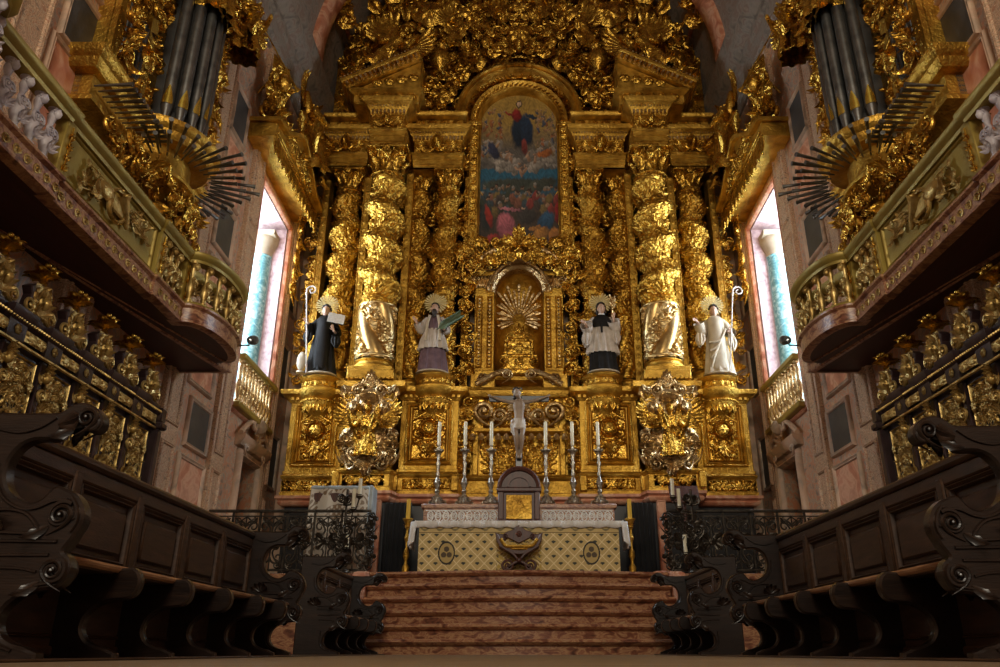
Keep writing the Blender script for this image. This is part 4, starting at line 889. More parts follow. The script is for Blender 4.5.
# ---- entablatures
def entab(name, label, x0, x1, yf, z0, z1, zc, heads=1):
    t = thing('entablature_block', label, 'entablature', ((x0+x1)/2, yf, z0)); H = z1-z0; w = x1-x0
    pa_ = [(x0, 18.4), (x0, yf), (x1, yf), (x1, 18.4)]
    link('architrave', MB(mould(pa_, [(-.1, z0), (.0, z0), (.0, z0+H*.10), (.02, z0+H*.11), (.02, z0+H*.22), (.04, z0+H*.23), (.04, z0+H*.31), (.09, z0+H*.34), (.09, z0+H*.36), (-.2, z0+H*.37)]), box(x0, x1, yf, 18.4, z0, z0+.05)), goldp, t)
    fz = MB(box(x0, x1, yf, 18.4, z0+H*.35, z0+H*.68), relief(w, H*.31, carve(w, H*.31, int(w*90), 32, int(x0*9)+5, 12, .06, .12, .018), .06, T((x0+x1)/2, yf-.004, z0+H*.36)))
    link('frieze', fz, gold, t)
    for k in range(heads):
        x = (x0+x1)/2; link('cherub_head', MB(xf(CHERUB, T(x, yf-.12, z0+H*.48) @ S(w*.34, w*.4, w*.34))), gold, t)
    link('cornice', MB(mould(pa_, [(0, z0+H*.66), (.04, z0+H*.68), (.05, z0+H*.76), (.10, z0+H*.80), (.14, z0+H*.86), (.22, z0+H*.9), (.24, z0+H*.98), (.24, z1), (-.2, z1+.02)])), goldp, t)
    dn = MB(*[box(x-.028, x+.028, yf-.12, yf-.02, z0+H*.69, z0+H*.76) for x in np.arange(x0, x1+.02, .1)], beads((x0-.1, yf-.15, z0+H*.83), (x1+.1, yf-.15, z0+H*.83), .022, .07))
    link('dentils', dn, goldw, t)
    if zc > z1:
        link('attic_block', MB(box(x0, x1, yf+.06, 18.4, z1, zc-.12), mould(pa_, [(-.05, zc-.16), (.06, zc-.12), (.12, zc-.08), (.14, zc-.02), (.14, zc), (-.2, zc)])), goldp, t)
        link('attic_rosettes', MB(*[xf(ROS, T(x, yf+.02, (z1+zc-.14)/2) @ S((zc-z1)*.3)) for x in np.arange(x0+.16, x1-.1, .32)]), gold, t)
    return t
e = entab('', 'gilded entablature block above the far right column', 4.02, 5.12, 17.35, 11.85, 13.05, 13.5); LR(e, 'gilded entablature block above the far left column')
e = entab('', 'gilded entablature block between the right giant column and the painting', 1.50, 2.74, 17.1, 11.62, 12.88, 13.36); LR(e, 'gilded entablature block between the left giant column and the painting')
e = entab('', 'tall gilded entablature block on top of the right giant column', 2.95, 3.78, 16.5, 11.9, 13.3, 13.3); LR(e, 'tall gilded entablature block on top of the left giant column')
def pediment():
    t = thing('broken_pediment', 'x', 'pediment', (3.4, 16.6, 13.76)); yf = 16.5
    x0, x1 = 2.5, 4.5
    pa_ = [(x0, 18.4), (x0, yf), (x1, yf), (x1, 18.4)]
    link('lower_cornice', MB(box(x0+.1, x1-.1, yf+.12, 18.3, 13.76, 14.1), mould(pa_, [(-.1, 13.76), (-.06, 13.8), (-.06, 14.05), (.02, 14.1), (.08, 14.16), (.08, 14.24), (-.2, 14.26)]), box(x0, x1, yf, 18.4, 14.2, 14.25)), goldp, t)
    link('rosettes', MB(*[xf(ROS, T(x, yf+.0, 13.94) @ S(.16)) for x in (2.78, 3.12, 3.46, 3.8, 4.14)], *[xf(ROS, T(x, yf+.05, 14.45+(4.4-x)*.2) @ S(.17)) for x in (2.75, 3.1, 3.45, 3.8)]), gold, t)
    link('tympanum', MB(prism([(x0+.05, 14.2), (x1-.1, 14.2), (x1-.15, 14.35), (x0+.05, 15.45)], yf+.08, 18.3)), goldp, t)
    dx, dz = x1-x0+.15, 1.28; L = math.hypot(dx, dz); a = math.atan2(dz, -dx)
    ux, uz = -dx/L, dz/L; nx, nz_ = uz, dx/L
    P0 = (x1+.15, 14.22)
    def q(s, n): return (P0[0]+ux*s+nx*n*1.0, P0[1]+uz*s+nz_*n)
    link('raking_cornice', MB(prism([q(0, 0), q(L, 0), q(L, .16), q(0, .16)], yf-.05, 18.3), prism([q(-.06, .16), q(L, .16), q(L, .30), q(-.06, .30)], yf-.22, 18.3, .03)), goldp, t)
    link('modillions', MB(*[prism([q(s, .04), q(s+.07, .04), q(s+.07, .16), q(s, .16)], yf-.19, yf) for s in np.arange(.06, L-.05, .15)], *[ell(q(s, .33)[0], yf-.2, q(s, .33)[1], .035, .03, .035, 6, 5) for s in np.arange(.03, L, .11)]), goldw, t)
    return t
p = pediment(); p.location = (3.38, 16.6, 13.3); p.scale = (.90, 1, .80); p['label'] = 'sloping gilded half pediment on the right side'; LR(p, 'sloping gilded half pediment on the left side')
m = MB(); figure_gold(m, S(1.5), 21, True); V, Fc = m.vf(); m2 = MB(xf((V, Fc), T(3.85, 16.62, 14.35) @ Ry(-.5)))
a = onething('pediment_angel', 'gilded winged angel resting on the right half pediment', 'statue', m2, gold, (3.75, 16.8, 14.0)); LR(a, 'gilded winged angel resting on the left half pediment')
def vase(x, y, z, s):
    m = MB(xf(lathe([(.1, 0), (.16, .04), (.06, .1), (.07, .16), (.24, .34), (.28, .55), (.22, .7), (.14, .78), (.2, .86), (.22, .9)], 20, wave=lambda A, z: .05*np.cos(8*A)), T(x, y, z) @ S(s)))
    r = random.Random(int(x*10))
    for k in range(22): m.add(xf(LEAF2, T(x, y, z+.85*s) @ Rz(r.uniform(0, 6.3)) @ Rx(r.uniform(.2, 1.3)) @ S(r.uniform(.25, .42)*s)))
    for sg in (-1, 1): m.add(xf(SCROLL, T(x+sg*.3*s, y, z+.6*s) @ S(sg*.2*s, .2*s, .2*s)))
    return m
a = onething('gilded_urn', 'gilded urn with foliage beside the right angel of the pediment', 'urn', vase(2.15, 16.9, 14.5, 1.05), gold, (2.2, 16.9, 14.2)); LR(a, 'gilded urn with foliage beside the left angel of the pediment')
# ---- crest filling the vault
def insv(x, z):
    if x*x+(z-ZV)**2 > (RV-.45)**2: return False
    return not (x*x+(z-13.4)**2 < 1.68**2)
Hc = carve(10.6, 6.4, 420, 250, 91, 110, .2, .5, .05)
Vc, Fc_ = relief(10.6, 6.4, Hc, .22, T(0, 18.2, 13.5)); keep = (Vc[:, 0]**2+(Vc[:, 2]-ZV)**2 < (RV-.02)**2) & ~((Vc[:, 0]**2+(Vc[:, 2]-13.75)**2) < 1.0) | (Vc[:, 2] < ZV) & (abs(Vc[:, 0]) < 5.3) & (abs(Vc[:, 0]) > 1.2)
Fk = [f for f in Fc_ if all(keep[i] for i in f)]; used = sorted({i for f in Fk for i in f}); mp_ = {j: i for i, j in enumerate(used)}
tag(link('carved_crest_ground', (Vc[used], [tuple(mp_[i] for i in f) for f in Fk]), gold, loc=(0, 18.2, 13.7)), 'carved gilded ground filling the vault end above the painting', 'panel')
t = thing('carved_crest', 'dense gilded crest of scrolls and foliage above the painting arch', 'carving', (0, 17.6, 15.5))
q = MB(); mass(q, 0, 2.6, 15.0, 19.6, 17.65, 190, .22, .5, 101, inside=insv, yj=.5); mass(q, 2.3, 4.9, 14.4, 19.4, 17.8, 130, .24, .5, 102, inside=insv, yj=.3); mass(q, 1.5, 2.6, 13.4, 15.8, 17.5, 70, .16, .34, 103, inside=insv, yj=.3)
link('foliage', q, gold, t)
q = MB(); mass(q, 0, 1.5, 15.0, 16.9, 17.1, 90, .14, .32, 104, inside=insv, yj=.4); q.add(xf(SHELL, T(0, 16.9, 15.4) @ S(.45)))
for sg in (-1, 1): q.add(xf(SCROLL, T(sg*.95, 17.0, 17.15) @ S(-sg*.42, .5, .42))); q.add(xf(SCROLL2, T(sg*.5, 17.0, 16.0) @ S(sg*.4, .4, .4)))
q.add(xf(CHERUB, T(0, 16.8, 15.3) @ S(.42))); q.add(tube([(-.55, 16.75, 17.6), (-.35, 16.7, 16.2)], .035, 6))
link('cartouche', q, gold, t)
for s, nm in ((-1, 'left'), (1, 'right')):
    for k, (x, z, sc, d) in enumerate(((.75, 16.5, 1.1, 'beside the central cartouche'), (1.9, 15.6, 1.15, 'perched above the arch shoulder'))):
        m = MB(); figure_gold(m, T(s*x, 17.0, z-.1) @ Ry(s*-.3) @ S(s*sc, sc, sc), 31+k+int(s), k == 1); onething('putto_statue', 'gilded cherub figure '+d+', '+nm+' side', 'statue', m, gold, (s*x, 17.0, z))
for s, nm in ((-1, 'left'), (1, 'right')):
    m = MB(); q = MB(); mass(q, -.25, .25, 0, .9, 0, 16, .15, .3, 120, sym=False); m.add(q.vf(), T(s*4.85, 16.9, 16.2)); onething('vault_rosette', 'gilded foliage boss on the '+nm+' haunch of the vault', 'ornament', m, gold, (s*4.85, 16.9, 16.2))
# ---- painting and its arch
t = thing('painting_frame', 'tall gilded arched frame around the altarpiece painting', 'frame', (0, 17.5, 9.4))
x0, zs, zb, ri = 1.08, 13.36, 9.55, 1.02
jam = MB()
for sg in (-1, 1):
    jam.add(box(min(sg*1.06, sg*1.32), max(sg*1.06, sg*1.32), 17.42, 18.1, 9.5, 13.26, .02)); jam.add(box(min(sg*1.0, sg*1.42), max(sg*1.0, sg*1.42), 17.36, 18.1, 13.22, 13.36, .02))
jam.add(mouldxz([(-x0, zs), (-x0, zb), (x0, zb), (x0, zs)], [(0, 17.55), (0, 17.42), (-.03, 17.36), (-.06, 17.42), (-.06, 17.55)])) 
link('jambs', jam, goldp, t)
q = MB(*[xf(SPRAY, T(sg*1.19, 17.40, 9.6+.2*k) @ S(.14)) for k in range(18) for sg in (-1, 1)], *[xf(ROS, T(sg*1.19, 17.38, 9.7+.4*k) @ S(.1)) for k in range(10) for sg in (-1, 1)])
link('jamb_foliage', q, gold, t)
ar = lambda r, a: (r*math.cos(a), 13.36+r*math.sin(a))
link('inner_arch', MB(mouldxz([ar(1.04, a) for a in np.linspace(PI, 0, 41)], [(0, 17.9), (0, 17.4), (-.06, 17.32), (-.12, 17.38), (-.2, 17.34), (-.26, 17.3), (-.3, 17.4), (-.3, 17.9)])), goldp, t)
link('arch_foliage', MB(*[xf(SPRAY, T(ar(1.22, a)[0], 17.36, ar(1.22, a)[1]) @ Ry(PI/2-a+PI*0+PI/2) @ S(.13)) for a in np.linspace(.1, PI-.1, 27)]), gold, t)
link('coffered_soffit', MB(mouldxz([ar(1.31, a) for a in np.linspace(PI, 0, 41)], [(0, 17.9), (0, 17.5), (-.16, 17.2), (-.16, 17.9)]), *[xf(ROS, T(ar(1.39, a)[0], 17.3, ar(1.39, a)[1]) @ Rx(-.7) @ S(.09)) for a in np.linspace(.15, PI-.15, 15)]), gold, t)
link('outer_arch', MB(mouldxz([ar(1.46, a) for a in np.linspace(PI, 0, 41)], [(0, 17.9), (0, 17.1), (-.05, 17.02), (-.12, 17.06), (-.16, 16.96), (-.22, 17.0), (-.22, 17.9)])), goldp, t)
def paint_img(nx=230, nz=520):
    w, h = 2.12, 4.86; X, Z = np.meshgrid(np.linspace(-w/2, w/2, nx), np.linspace(0, h, nz)); u = X/w+.5; v = Z/h
    wu = .009*np.sin(u*31+v*60)+.004*np.sin(u*133-v*101+1); wv = .005*np.sin(u*70-v*80+2)+.004*np.sin(u*150+v*120)
    u = u+wu*.7; v = v+wv*.7
    rs = np.random.RandomState(4); Cc = np.zeros((nz, nx, 3))
    def lerp(a, b, t): return np.array(a)*(1-t[..., None])+np.array(b)*t[..., None]
    Cc[:] = lerp((.05, .035, .025), (.02, .10, .17), np.clip((v-.28)/.1, 0, 1)); Cc[:] = np.where((v > .50)[..., None], lerp((.10, .09, .08), (.34, .22, .05), np.clip((v-.62)/.2, 0, 1)), Cc)
    def blob(cx, cz, rx, rz, c, rot=0, soft=.5, sh=.75):
        dx, dz = (u-cx)*w, (v-cz)*h; a = math.cos(rot)*dx+math.sin(rot)*dz; b = -math.sin(rot)*dx+math.cos(rot)*dz
        d = (a/rx)**2+(b/rz)**2; m = np.clip((1-d)/soft, 0, 1)[..., None]; f = (1-sh*np.clip(.5-.5*(a*-.6+b*.8)/max(rx, rz)*1.2, 0, 1))[..., None]
        Cc[:] = Cc*(1-m)+np.array(c)*f*m
    blob(.5, .395, 1.2, .25, (.06, .075, .06)); blob(.78, .40, .5, .2, (.07, .08, .06), .35)
    for k in range(60):                       # clouds
        a = rs.rand(); side = rs.choice((-1, 1)); cx = .5+side*rs.uniform(.05, .5); cz = .5+.36*abs(cx-.5)*rs.rand()*1.6+rs.uniform(-.03, .03)
        blob(cx, cz, rs.uniform(.1, .22), rs.uniform(.08, .16), rs.uniform(.6, 1.1)*np.array((.40, .36, .31)))
    for k in range(90):                       # cherub crowd in the clouds
        side = rs.choice((-1, 1)); cx = .5+side*rs.uniform(.22, .5); cz = rs.uniform(.58, .88); c = [(.42, .24, .12), (.40, .14, .05), (.28, .2, .1), (.08, .10, .16)][rs.randint(4)]
        blob(cx, cz, .045, .09, c, rs.uniform(-1, 1)); blob(cx+.01, cz+.02, .03, .035, (.45, .28, .17))
    # standing woman in red with dark blue mantle
    blob(.50, .75, .24, .66, (.012, .03, .06)); blob(.60, .76, .20, .6, (.018, .045, .10), .1); blob(.47, .86, .14, .25, (.30, .022, .02), .1); blob(.57, .645, .10, .28, (.28, .05, .04)); blob(.38, .865, .18, .05, (.33, .03, .025), -.5); blob(.66, .85, .2, .07, (.02, .05, .1), -.5)
    blob(.31, .885, .05, .04, (.5, .33, .22)); blob(.75, .83, .05, .04, (.5, .33, .22)); blob(.50, .935, .095, .14, (.04, .02, .015)); blob(.505, .935, .06, .09, (.80, .58, .42))
    for cx, cz, rot in ((.4, .56, .3), (.35, .58, -.4), (.62, .57, .5), (.7, .56, -.2), (.5, .50, 1.2), (.53, .47, .2), (.57, .485, -.3)): blob(cx, cz, .05, .15, (.45, .27, .17), rot); blob(cx, cz+.035, .045, .045, (.42, .25, .15))
    blob(.18, .62, .14, .35, (.04, .05, .10), .4); blob(.83, .6, .25, .13, (.45, .14, .03), .2)
    for k in range(34):                       # apostles
        cx = (k*13 % 34+.5)/34+rs.uniform(-.02, .02); cz = .26+.10*rs.rand(); c = [(.05, .06, .04), (.25, .10, .06), (.08, .06, .05), (.05, .08, .10), (.22, .15, .05), (.3, .05, .04)][rs.randint(6)]
        blob(cx, cz-.035, .11, .2, c, rs.uniform(-.4, .4)); blob(cx, cz+.03, .05, .065, (.33, .2, .12)); blob(cx, cz+.042, .052, .045, [(.06, .03, .02), (.3, .28, .25)][rs.randint(2)])
    blob(.60, .20, .3, .25, (.05, .045, .04)); blob(.1, .2, .18, .5, (.04, .05, .05)); blob(.13, .2, .09, .4, (.42, .04, .025), .25)
    blob(.34, .14, .26, .45, (.52, .15, .19), .12); blob(.42, .07, .28, .2, (.5, .13, .14), -.5); blob(.2, .06, .2, .2, (.45, .05, .04), .6); blob(.38, .245, .34, .06, (.55, .2, .24), -.15); blob(.56, .25, .07, .04, (.5, .33, .22)); blob(.27, .27, .075, .09, (.4, .25, .15)); blob(.26, .285, .07, .06, (.35, .33, .3))
    blob(.83, .17, .23, .34, (.03, .10, .20), -.35); blob(.78, .1, .24, .2, (.55, .25, .05), .5); blob(.92, .08, .14, .3, (.5, .2, .04), -.2); blob(.70, .13, .2, .07, (.5, .22, .05), .3); blob(.85, .27, .07, .09, (.4, .24, .14)); blob(.97, .22, .08, .35, (.35, .02, .02))
    blob(.30, .02, .1, .05, (.45, .28, .18), .3)
    # drapery folds
    Cc[:] = Cc*(1+.30*(np.sin(u*95+v*60+5*np.sin(v*37+u*20))*np.sin(u*40-v*90+3*np.sin(u*31)))[..., None])
    Cc[:] = Cc*1.15
    P = np.stack([X, np.full_like(X, 17.62), Z+zb], -1)
    r2 = X**2+(P[:, :, 2]-13.36)**2; keep = (P[:, :, 2] < 13.36) | (r2 < 1.06**2)
    V, Fc = grid(P); kf = keep.ravel(); Fk = [f for f in Fc if all(kf[i] for i in f)]
    return (V, Fk), Cc.reshape(-1, 3)
vf, cc = paint_img()
# canvas: front carries the picture, a backing board gives it thickness
tp = thing('altar_painting', 'tall arched oil painting of a woman in red and blue above clouds and a crowd', 'painting', (0, 17.62, 9.55))
me_o = link('canvas', vf, oilp, tp, col=cc)
arc_ = [(1.05*math.cos(a), 13.36+1.05*math.sin(a)) for a in np.linspace(0, PI, 25)]
link('backing_board', MB(prism([(-1.05, 9.55), (1.05, 9.55)]+arc_, 17.63, 17.66)), mahog, tp)
# ---- central niche
t = thing('niche_tabernacle', 'gilded arched niche with sunburst above the crucifix', 'niche', (0, 17.4, 5.7))
nA = np.linspace(0, PI, 25); Pn = np.zeros((30, 25, 3)); zz = np.concatenate([np.linspace(6.1, 8.25, 16), np.zeros(14)])
for i in range(16): Pn[i, :, 0] = .60*np.cos(nA); Pn[i, :, 1] = 17.5+.6*np.sin(nA); Pn[i, :, 2] = zz[i]
for i in range(14):
    b = (i+1)/14*PI/2*.98; Pn[16+i, :, 0] = .60*math.cos(b)*np.cos(nA); Pn[16+i, :, 1] = 17.5+.6*math.cos(b)*np.sin(nA)*1.0; Pn[16+i, :, 2] = 8.25+.62*math.sin(b)
link('niche_shell', MB(grid(Pn), box(-.62, .62, 17.5, 18.2, 6.0, 6.1)), goldp, t)
rays = MB()
for k in range(27):
    a = -.45+(PI+.9)*k/26; L = min(.98, .55/max(abs(math.cos(a)), .2))*(1 if k % 2 else .86)
    x, z = math.cos(a), math.sin(a); n_ = (-z, x)
    r0, r1, w0, w1 = .16, L-.05, .010, .034
    pts = [(x*r0+n_[0]*w0, z*r0+n_[1]*w0), (x*r1+n_[0]*w1, z*r1+n_[1]*w1), (x*(r1+.05), z*(r1+.05)), (x*r1-n_[0]*w1, z*r1-n_[1]*w1), (x*r0-n_[0]*w0, z*r0-n_[1]*w0)]
    rays.add(prism([(p[0], p[1]*1.0+7.62) for p in pts], 17.70-.05*(k % 2), 17.72-.05*(k % 2), .006))
link('sunburst_rays', rays, goldw, t)
th_ = MB(); 
for z, w_, h_ in ((6.1, .46, .12), (6.22, .38, .3), (6.52, .44, .07), (6.59, .28, .34), (6.93, .34, .06), (6.99, .16, .14)): th_.add(box(-w_, w_, 17.35, 17.8, z, z+h_, .02))
for sg in (-1, 1):
    th_.add(xf(balT, T(sg*.32, 17.35, 6.5) @ S(.8, .8, .62))); th_.add(xf(SCROLL, T(sg*.36, 17.32, 6.4) @ S(-sg*.2, .3, .2))); th_.add(xf(SCROLL, T(sg*.2, 17.32, 7.05) @ S(sg*.16, .2, .16))); th_.add(xf(CHERUB, T(sg*.2, 17.35, 6.75) @ S(.1)))
th_.add(xf(SPRAY, T(0, 17.34, 6.3) @ S(.2))); th_.add(xf(ROS, T(0, 17.32, 6.75) @ S(.13))); th_.add(xf(SPRAY, T(0, 17.4, 7.1) @ S(.25)))
link('exposition_throne', th_, gold, t)
pl = MB()
for sg in (-1, 1):
    a, b = sorted((sg*.60, sg*1.08)); pl.add(box(a, b, 17.35, 18.1, 5.95, 8.35, .015)); a, b = sorted((sg*.56, sg*1.14)); pl.add(box(a, b, 17.25, 18.1, 5.72, 6.15, .02))
    a, b = sorted((sg*.64, sg*.78)); pl.add(frame(a, b, 6.25, 8.1, 17.35, .04, .05)); a, b = sorted((sg*.88, sg*1.04)); pl.add(frame(a, b, 6.25, 8.1, 17.35, .04, .05))
    a, b = sorted((sg*.58, sg*1.12)); pl.add(box(a, b, 17.22, 18.1, 8.62, 8.76, .02))
link('pilasters', pl, goldp, t)
q = MB()
for sg in (-1, 1):
    for x in (.71, .96):
        q.add(beads((sg*x, 17.32, 6.3), (sg*x, 17.32, 8.05), .032, .09))
    for k in range(5): q.add(xf(LEAF, T(sg*(.64+.1*k), 17.33, 8.32) @ S(.16, .3, .3)))
    q.add(xf(SCROLL, T(sg*.62, 17.22, 8.55) @ S(-sg*.18, .2, .18))); q.add(xf(SCROLL, T(sg*1.06, 17.22, 8.55) @ S(sg*.18, .2, .18)))
    q.add(xf(ROS, T(sg*.84, 17.22, 5.93) @ S(.15))); q.add(xf(SPRAY, T(sg*.84, 17.2, 5.8) @ S(.2)))
link('pilaster_carving', q, goldw, t)
am = MB(mouldxz([(.66*math.cos(a), 8.22+.72*math.sin(a)) for a in np.linspace(PI-.0, 0, 33)], [(.08, 17.7), (.08, 17.36), (.0, 17.28), (-.06, 17.32), (-.12, 17.24), (-.16, 17.3), (-.16, 17.7)]))
for sg in (-1, 1):        # broken curved pediment
    pts = [(sg*(1.2-.95*t), 17.1, 8.82+.52*math.sin(t*1.5)) for t in np.linspace(0, 1, 10)]; am.add(tube(pts, [.1]*10, 8)); am.add(xf(SCROLL, T(sg*.3, 17.05, 9.22) @ S(-sg*.26, .35, .26))); am.add(xf(SCROLL, T(sg*1.2, 17.08, 8.85) @ S(sg*.26, .3, .26)))
    pts = [(sg*(.68*math.cos(a)), 17.2, 8.28+.72*math.sin(a)) for a in np.linspace(.1, 1.25, 10)]; am.add(tube(pts, .05, 8))
link('arch_moulding', am, goldw, t)
q = MB(); mass(q, 0, 1.4, 8.7, 9.55, 17.15, 90, .13, .26, 131, inside=lambda x, z: z < 9.75-.4*x*.8 and x*x+(z-8.22)**2 > .8**2, yj=.2); q.add(xf(SHELL, T(0, 17.0, 9.3) @ S(.3))); q.add(xf(CHERUB, T(0, 16.95, 9.0) @ S(.28))); q.add(xf(SPRAY, T(0, 17.0, 9.55) @ S(.3)))
mass(q, 1.12, 1.42, 5.9, 9.3, 17.4, 40, .14, .3, 132, yj=.15); q.add(xf(ROS, T(.0, 17, 9.1) @ S(.12)))
link('crest_carving', q, gold, t)
# lower centre: predella, curving consoles and recessed sides
t = thing('predella', 'gilded carved centre section behind the crucifix, below the niche', 'altarpiece base', (0, 17.3, 3.7))
link('core', MB(box(-1.1, 1.1, 17.45, 18.3, 3.68, 5.72), box(-1.5, 1.5, 17.95, 18.4, 3.6, 6.0), mould([(-1.2, 18), (-1.2, 17.3), (1.2, 17.3), (1.2, 18)], [(-.1, 5.5), (0, 5.52), (.05, 5.6), (.05, 5.66), (.1, 5.72), (-.1, 5.74)]), mould([(-1.15, 18), (-1.15, 17.38), (1.15, 17.38), (1.15, 18)], [(-.1, 4.62), (.02, 4.64), (.1, 4.7), (.1, 4.76), (-.1, 4.8)]), *[box(min(s*.92, s*1.06), max(s*.92, s*1.06), 17.35, 17.5, 3.7, 4.62, .02) for s in (-1, 1)]), goldp, t)
link('tabernacle_panel', MB(relief(1.78, .86, carve(1.78, .86, 170, 84, 141, 30, .08, .18, .02), .07, T(0, 17.44, 3.74)), relief(1.9, .68, carve(1.9, .68, 170, 70, 142, 26, .08, .18, .024), .1, T(0, 17.44, 4.82))), gold, t)
lam = MB(*[xf(LEAF2, T(x, 17.26, 4.64) @ Ry(PI) @ S(.26, .3, .2)) for x in np.arange(-1.05, 1.06, .19)], *[xf(SCROLL, T(s*.8, 17.25, 5.15) @ S(s*.4, .4, .4)) for s in (-1, 1)], *[xf(CURL, T(s*.45, 17.25, 5.05) @ S(-s*.3, .4, .3)) for s in (-1, 1)], xf(SHELL, T(0, 17.25, 5.2) @ S(.25)))
for sg in (-1, 1): lam.add(tube([(sg*(1.0-.75*t), 17.1, 5.76+.32*math.sin(t*1.5)) for t in np.linspace(0, 1, 9)], .07, 8)); lam.add(xf(SCROLL, T(sg*.28, 17.05, 5.98) @ S(-sg*.22, .3, .22)))
link('lambrequin', lam, goldw, t)
q = MB(); mass(q, 1.1, 1.42, 3.75, 5.6, 17.5, 50, .14, .3, 143, sym=False, yj=.3); link('console_scrolls', q, gold, t); link('console_scrolls', xf(q.vf(), S(-1, 1, 1)), gold, t)
# ================================================================ ALTAR AND WHAT STANDS ON IT
alt = thing('high_altar', 'high altar with gold brocade frontal and marble fretwork shelf', 'altar', (0, 15.6, 1.31))
link('mensa', MB(box(-1.89, 1.89, 15.12, 16.0, 1.31, 2.32, .01), box(-1.93, 1.93, 15.1, 16.02, 2.26, 2.34, .01)), mahog, alt)
w, h = 3.78, .98; X, Z = np.meshgrid(np.linspace(-w/2, w/2, 520), np.linspace(0, h, 130))
fc = np.zeros(X.shape+(3,)); fc[:] = (.60, .45, .19)
pz = .26; a = (X/pz); b = ((Z)/pz)
ph = np.abs(np.mod(a+b, 1)-.5); ph2 = np.abs(np.mod(a-b, 1)-.5)
line = ((ph < .045) | (ph2 < .045)) & (Z < .82); fc[line] = (.86, .72, .42)
def dmod(v, m): return np.mod(v+m/2, m)-m/2
ux, uz = dmod(X, pz), dmod(Z, pz); vx, vz = dmod(X+pz/2, pz), dmod(Z+pz/2, pz)
for qx, qz in ((ux, uz), (vx, vz)):
    m_ = (((qx/.045)**2+((qz-.0)/.028)**2) < 1) & (np.abs(qx)*.8 < qz+.03) & (Z < .8); fc[m_] = (.045, .05, .04)
    pass
fc[(Z > .82) & (Z < .835)] = (.2, .14, .05); ban = (Z > .85) & (np.abs(np.sin(X*22)*.04+.91-Z) < .02); fc[ban] = (.25, .2, .09); fc[(Z < .03)] = (.2, .12, .05)
for cx in (-1.36, 1.36):
    d = np.sqrt(((X-cx)/.75)**2+(Z-.45)**2); fc[d < .2] = (.50, .37, .14); fc[(d > .18) & (d < .215)] = (.03, .025, .02)
    for k in range(3):
        A_ = PI/2+k*2*PI/3; fc[((X-cx-.06*math.cos(A_))**2+(Z-.45-.07*math.sin(A_))**2) < .05**2] = (.10, .07, .04)
md = (np.abs(X) < .42) & (Z < .82); g_ = np.sin(X*40+3*np.sin(Z*20))*np.sin(Z*36+2*np.sin(X*16)); fc[md & (g_ > .1)] = (.55, .38, .08); fc[md & (g_ < -.45)] = (.28, .17, .04)
link('brocade_frontal', grid(np.stack([X, 15.10-.006*np.sin(X*9)-.0*Z, Z+1.31], -1)), brocade, alt, col=fc.reshape(-1, 3))
link('predella_shelf', MB(box(-1.9, 1.9, 15.72, 16.35, 2.33, 2.70, .01), box(-1.95, 1.95, 15.68, 16.4, 2.69, 2.78, .015), box(-1.95, 1.95, 15.69, 15.8, 2.33, 2.39, .01)), redmar, alt)
fw_ = MB()
for s in (-1, 1):
    for k in range(9):
        x = s*(.52+.155*k)
        fw_.add(tube([(x+.055*math.cos(t), 15.71, 2.54+.09*math.sin(t)) for t in np.linspace(0, 6.28, 17)], .014, 6)); fw_.add(xf(SCROLL, T(x, 15.71, 2.54) @ Ry(.8*k) @ S(.09, .06, .09)))
        for q in (-1, 1): fw_.add(tube([(x+.0775, 15.71, 2.54), (x+.11, 15.71, 2.54+q*.06), (x+.06, 15.71, 2.54+q*.1)], .010, 5))
    fw_.add(tube([(s*.46, 15.71, 2.43), (s*1.86, 15.71, 2.43)], .012, 5)); fw_.add(tube([(s*.46, 15.71, 2.65), (s*1.86, 15.71, 2.65)], .012, 5))
link('marble_fretwork', fw_, cloth, alt)
# cloth
r = np.linspace(-2.16, 2.16, 160); cm = []
cols = []
for x in r:
    over = max(0, abs(x)-2.04)
    cols.append(x)
def clothmesh():
    # profile across depth: front hang, top, and side hangs
    m = MB(); xs = np.linspace(-2.06, 2.06, 150); P = np.zeros((6, 150, 3))
    for j, x in enumerate(xs):
        wv = .012*math.sin(x*23)+.008*math.sin(x*51+1)
        for i, (y, z) in enumerate(((15.06-wv*1.2, 2.225+.012*math.sin(x*19)), (15.065-wv, 2.30), (15.08, 2.352), (15.15, 2.362), (15.5, 2.362), (15.7, 2.362))): P[i, j] = (x, y, z)
    m.add(grid(P))
    for s in (-1, 1):
        P = np.zeros((6, 24, 3))
        for j, y in enumerate(np.linspace(15.065, 15.7, 24)):
            wv = .02*math.sin(y*40)
            for i, (x, z) in enumerate(((2.06, 2.362), (2.09, 2.33), (2.11+wv*.3, 2.25), (2.13+wv*.6, 2.12), (2.14+wv, 1.98), (2.15+wv*1.2, 1.86+.02*math.sin(y*9)))): P[i, j] = (s*x, y, z)
        m.add(grid(P))
        # folded front corner
        P = np.zeros((5, 8, 3))
        for i, z in enumerate((2.33, 2.2, 2.08, 1.96, 1.86)):
            for j, q in enumerate(np.linspace(0, 1, 8)): P[i, j] = (s*(2.03+.12*q+.01*i), 15.06-.03*math.sin(q*3)-.012*i, z+(.10*(1-q) if i == 4 else 0))
        m.add(grid(P))
    return m
ac = link('altar_cloth', xf(clothmesh().vf(), S(.955, 1, 1)), cloth, loc=(0, 15.4, 2.35)); tag(ac, 'white linen cloth lying over the high altar', 'cloth')
so = ac.modifiers.new('s', 'SOLIDIFY'); so.thickness = .008
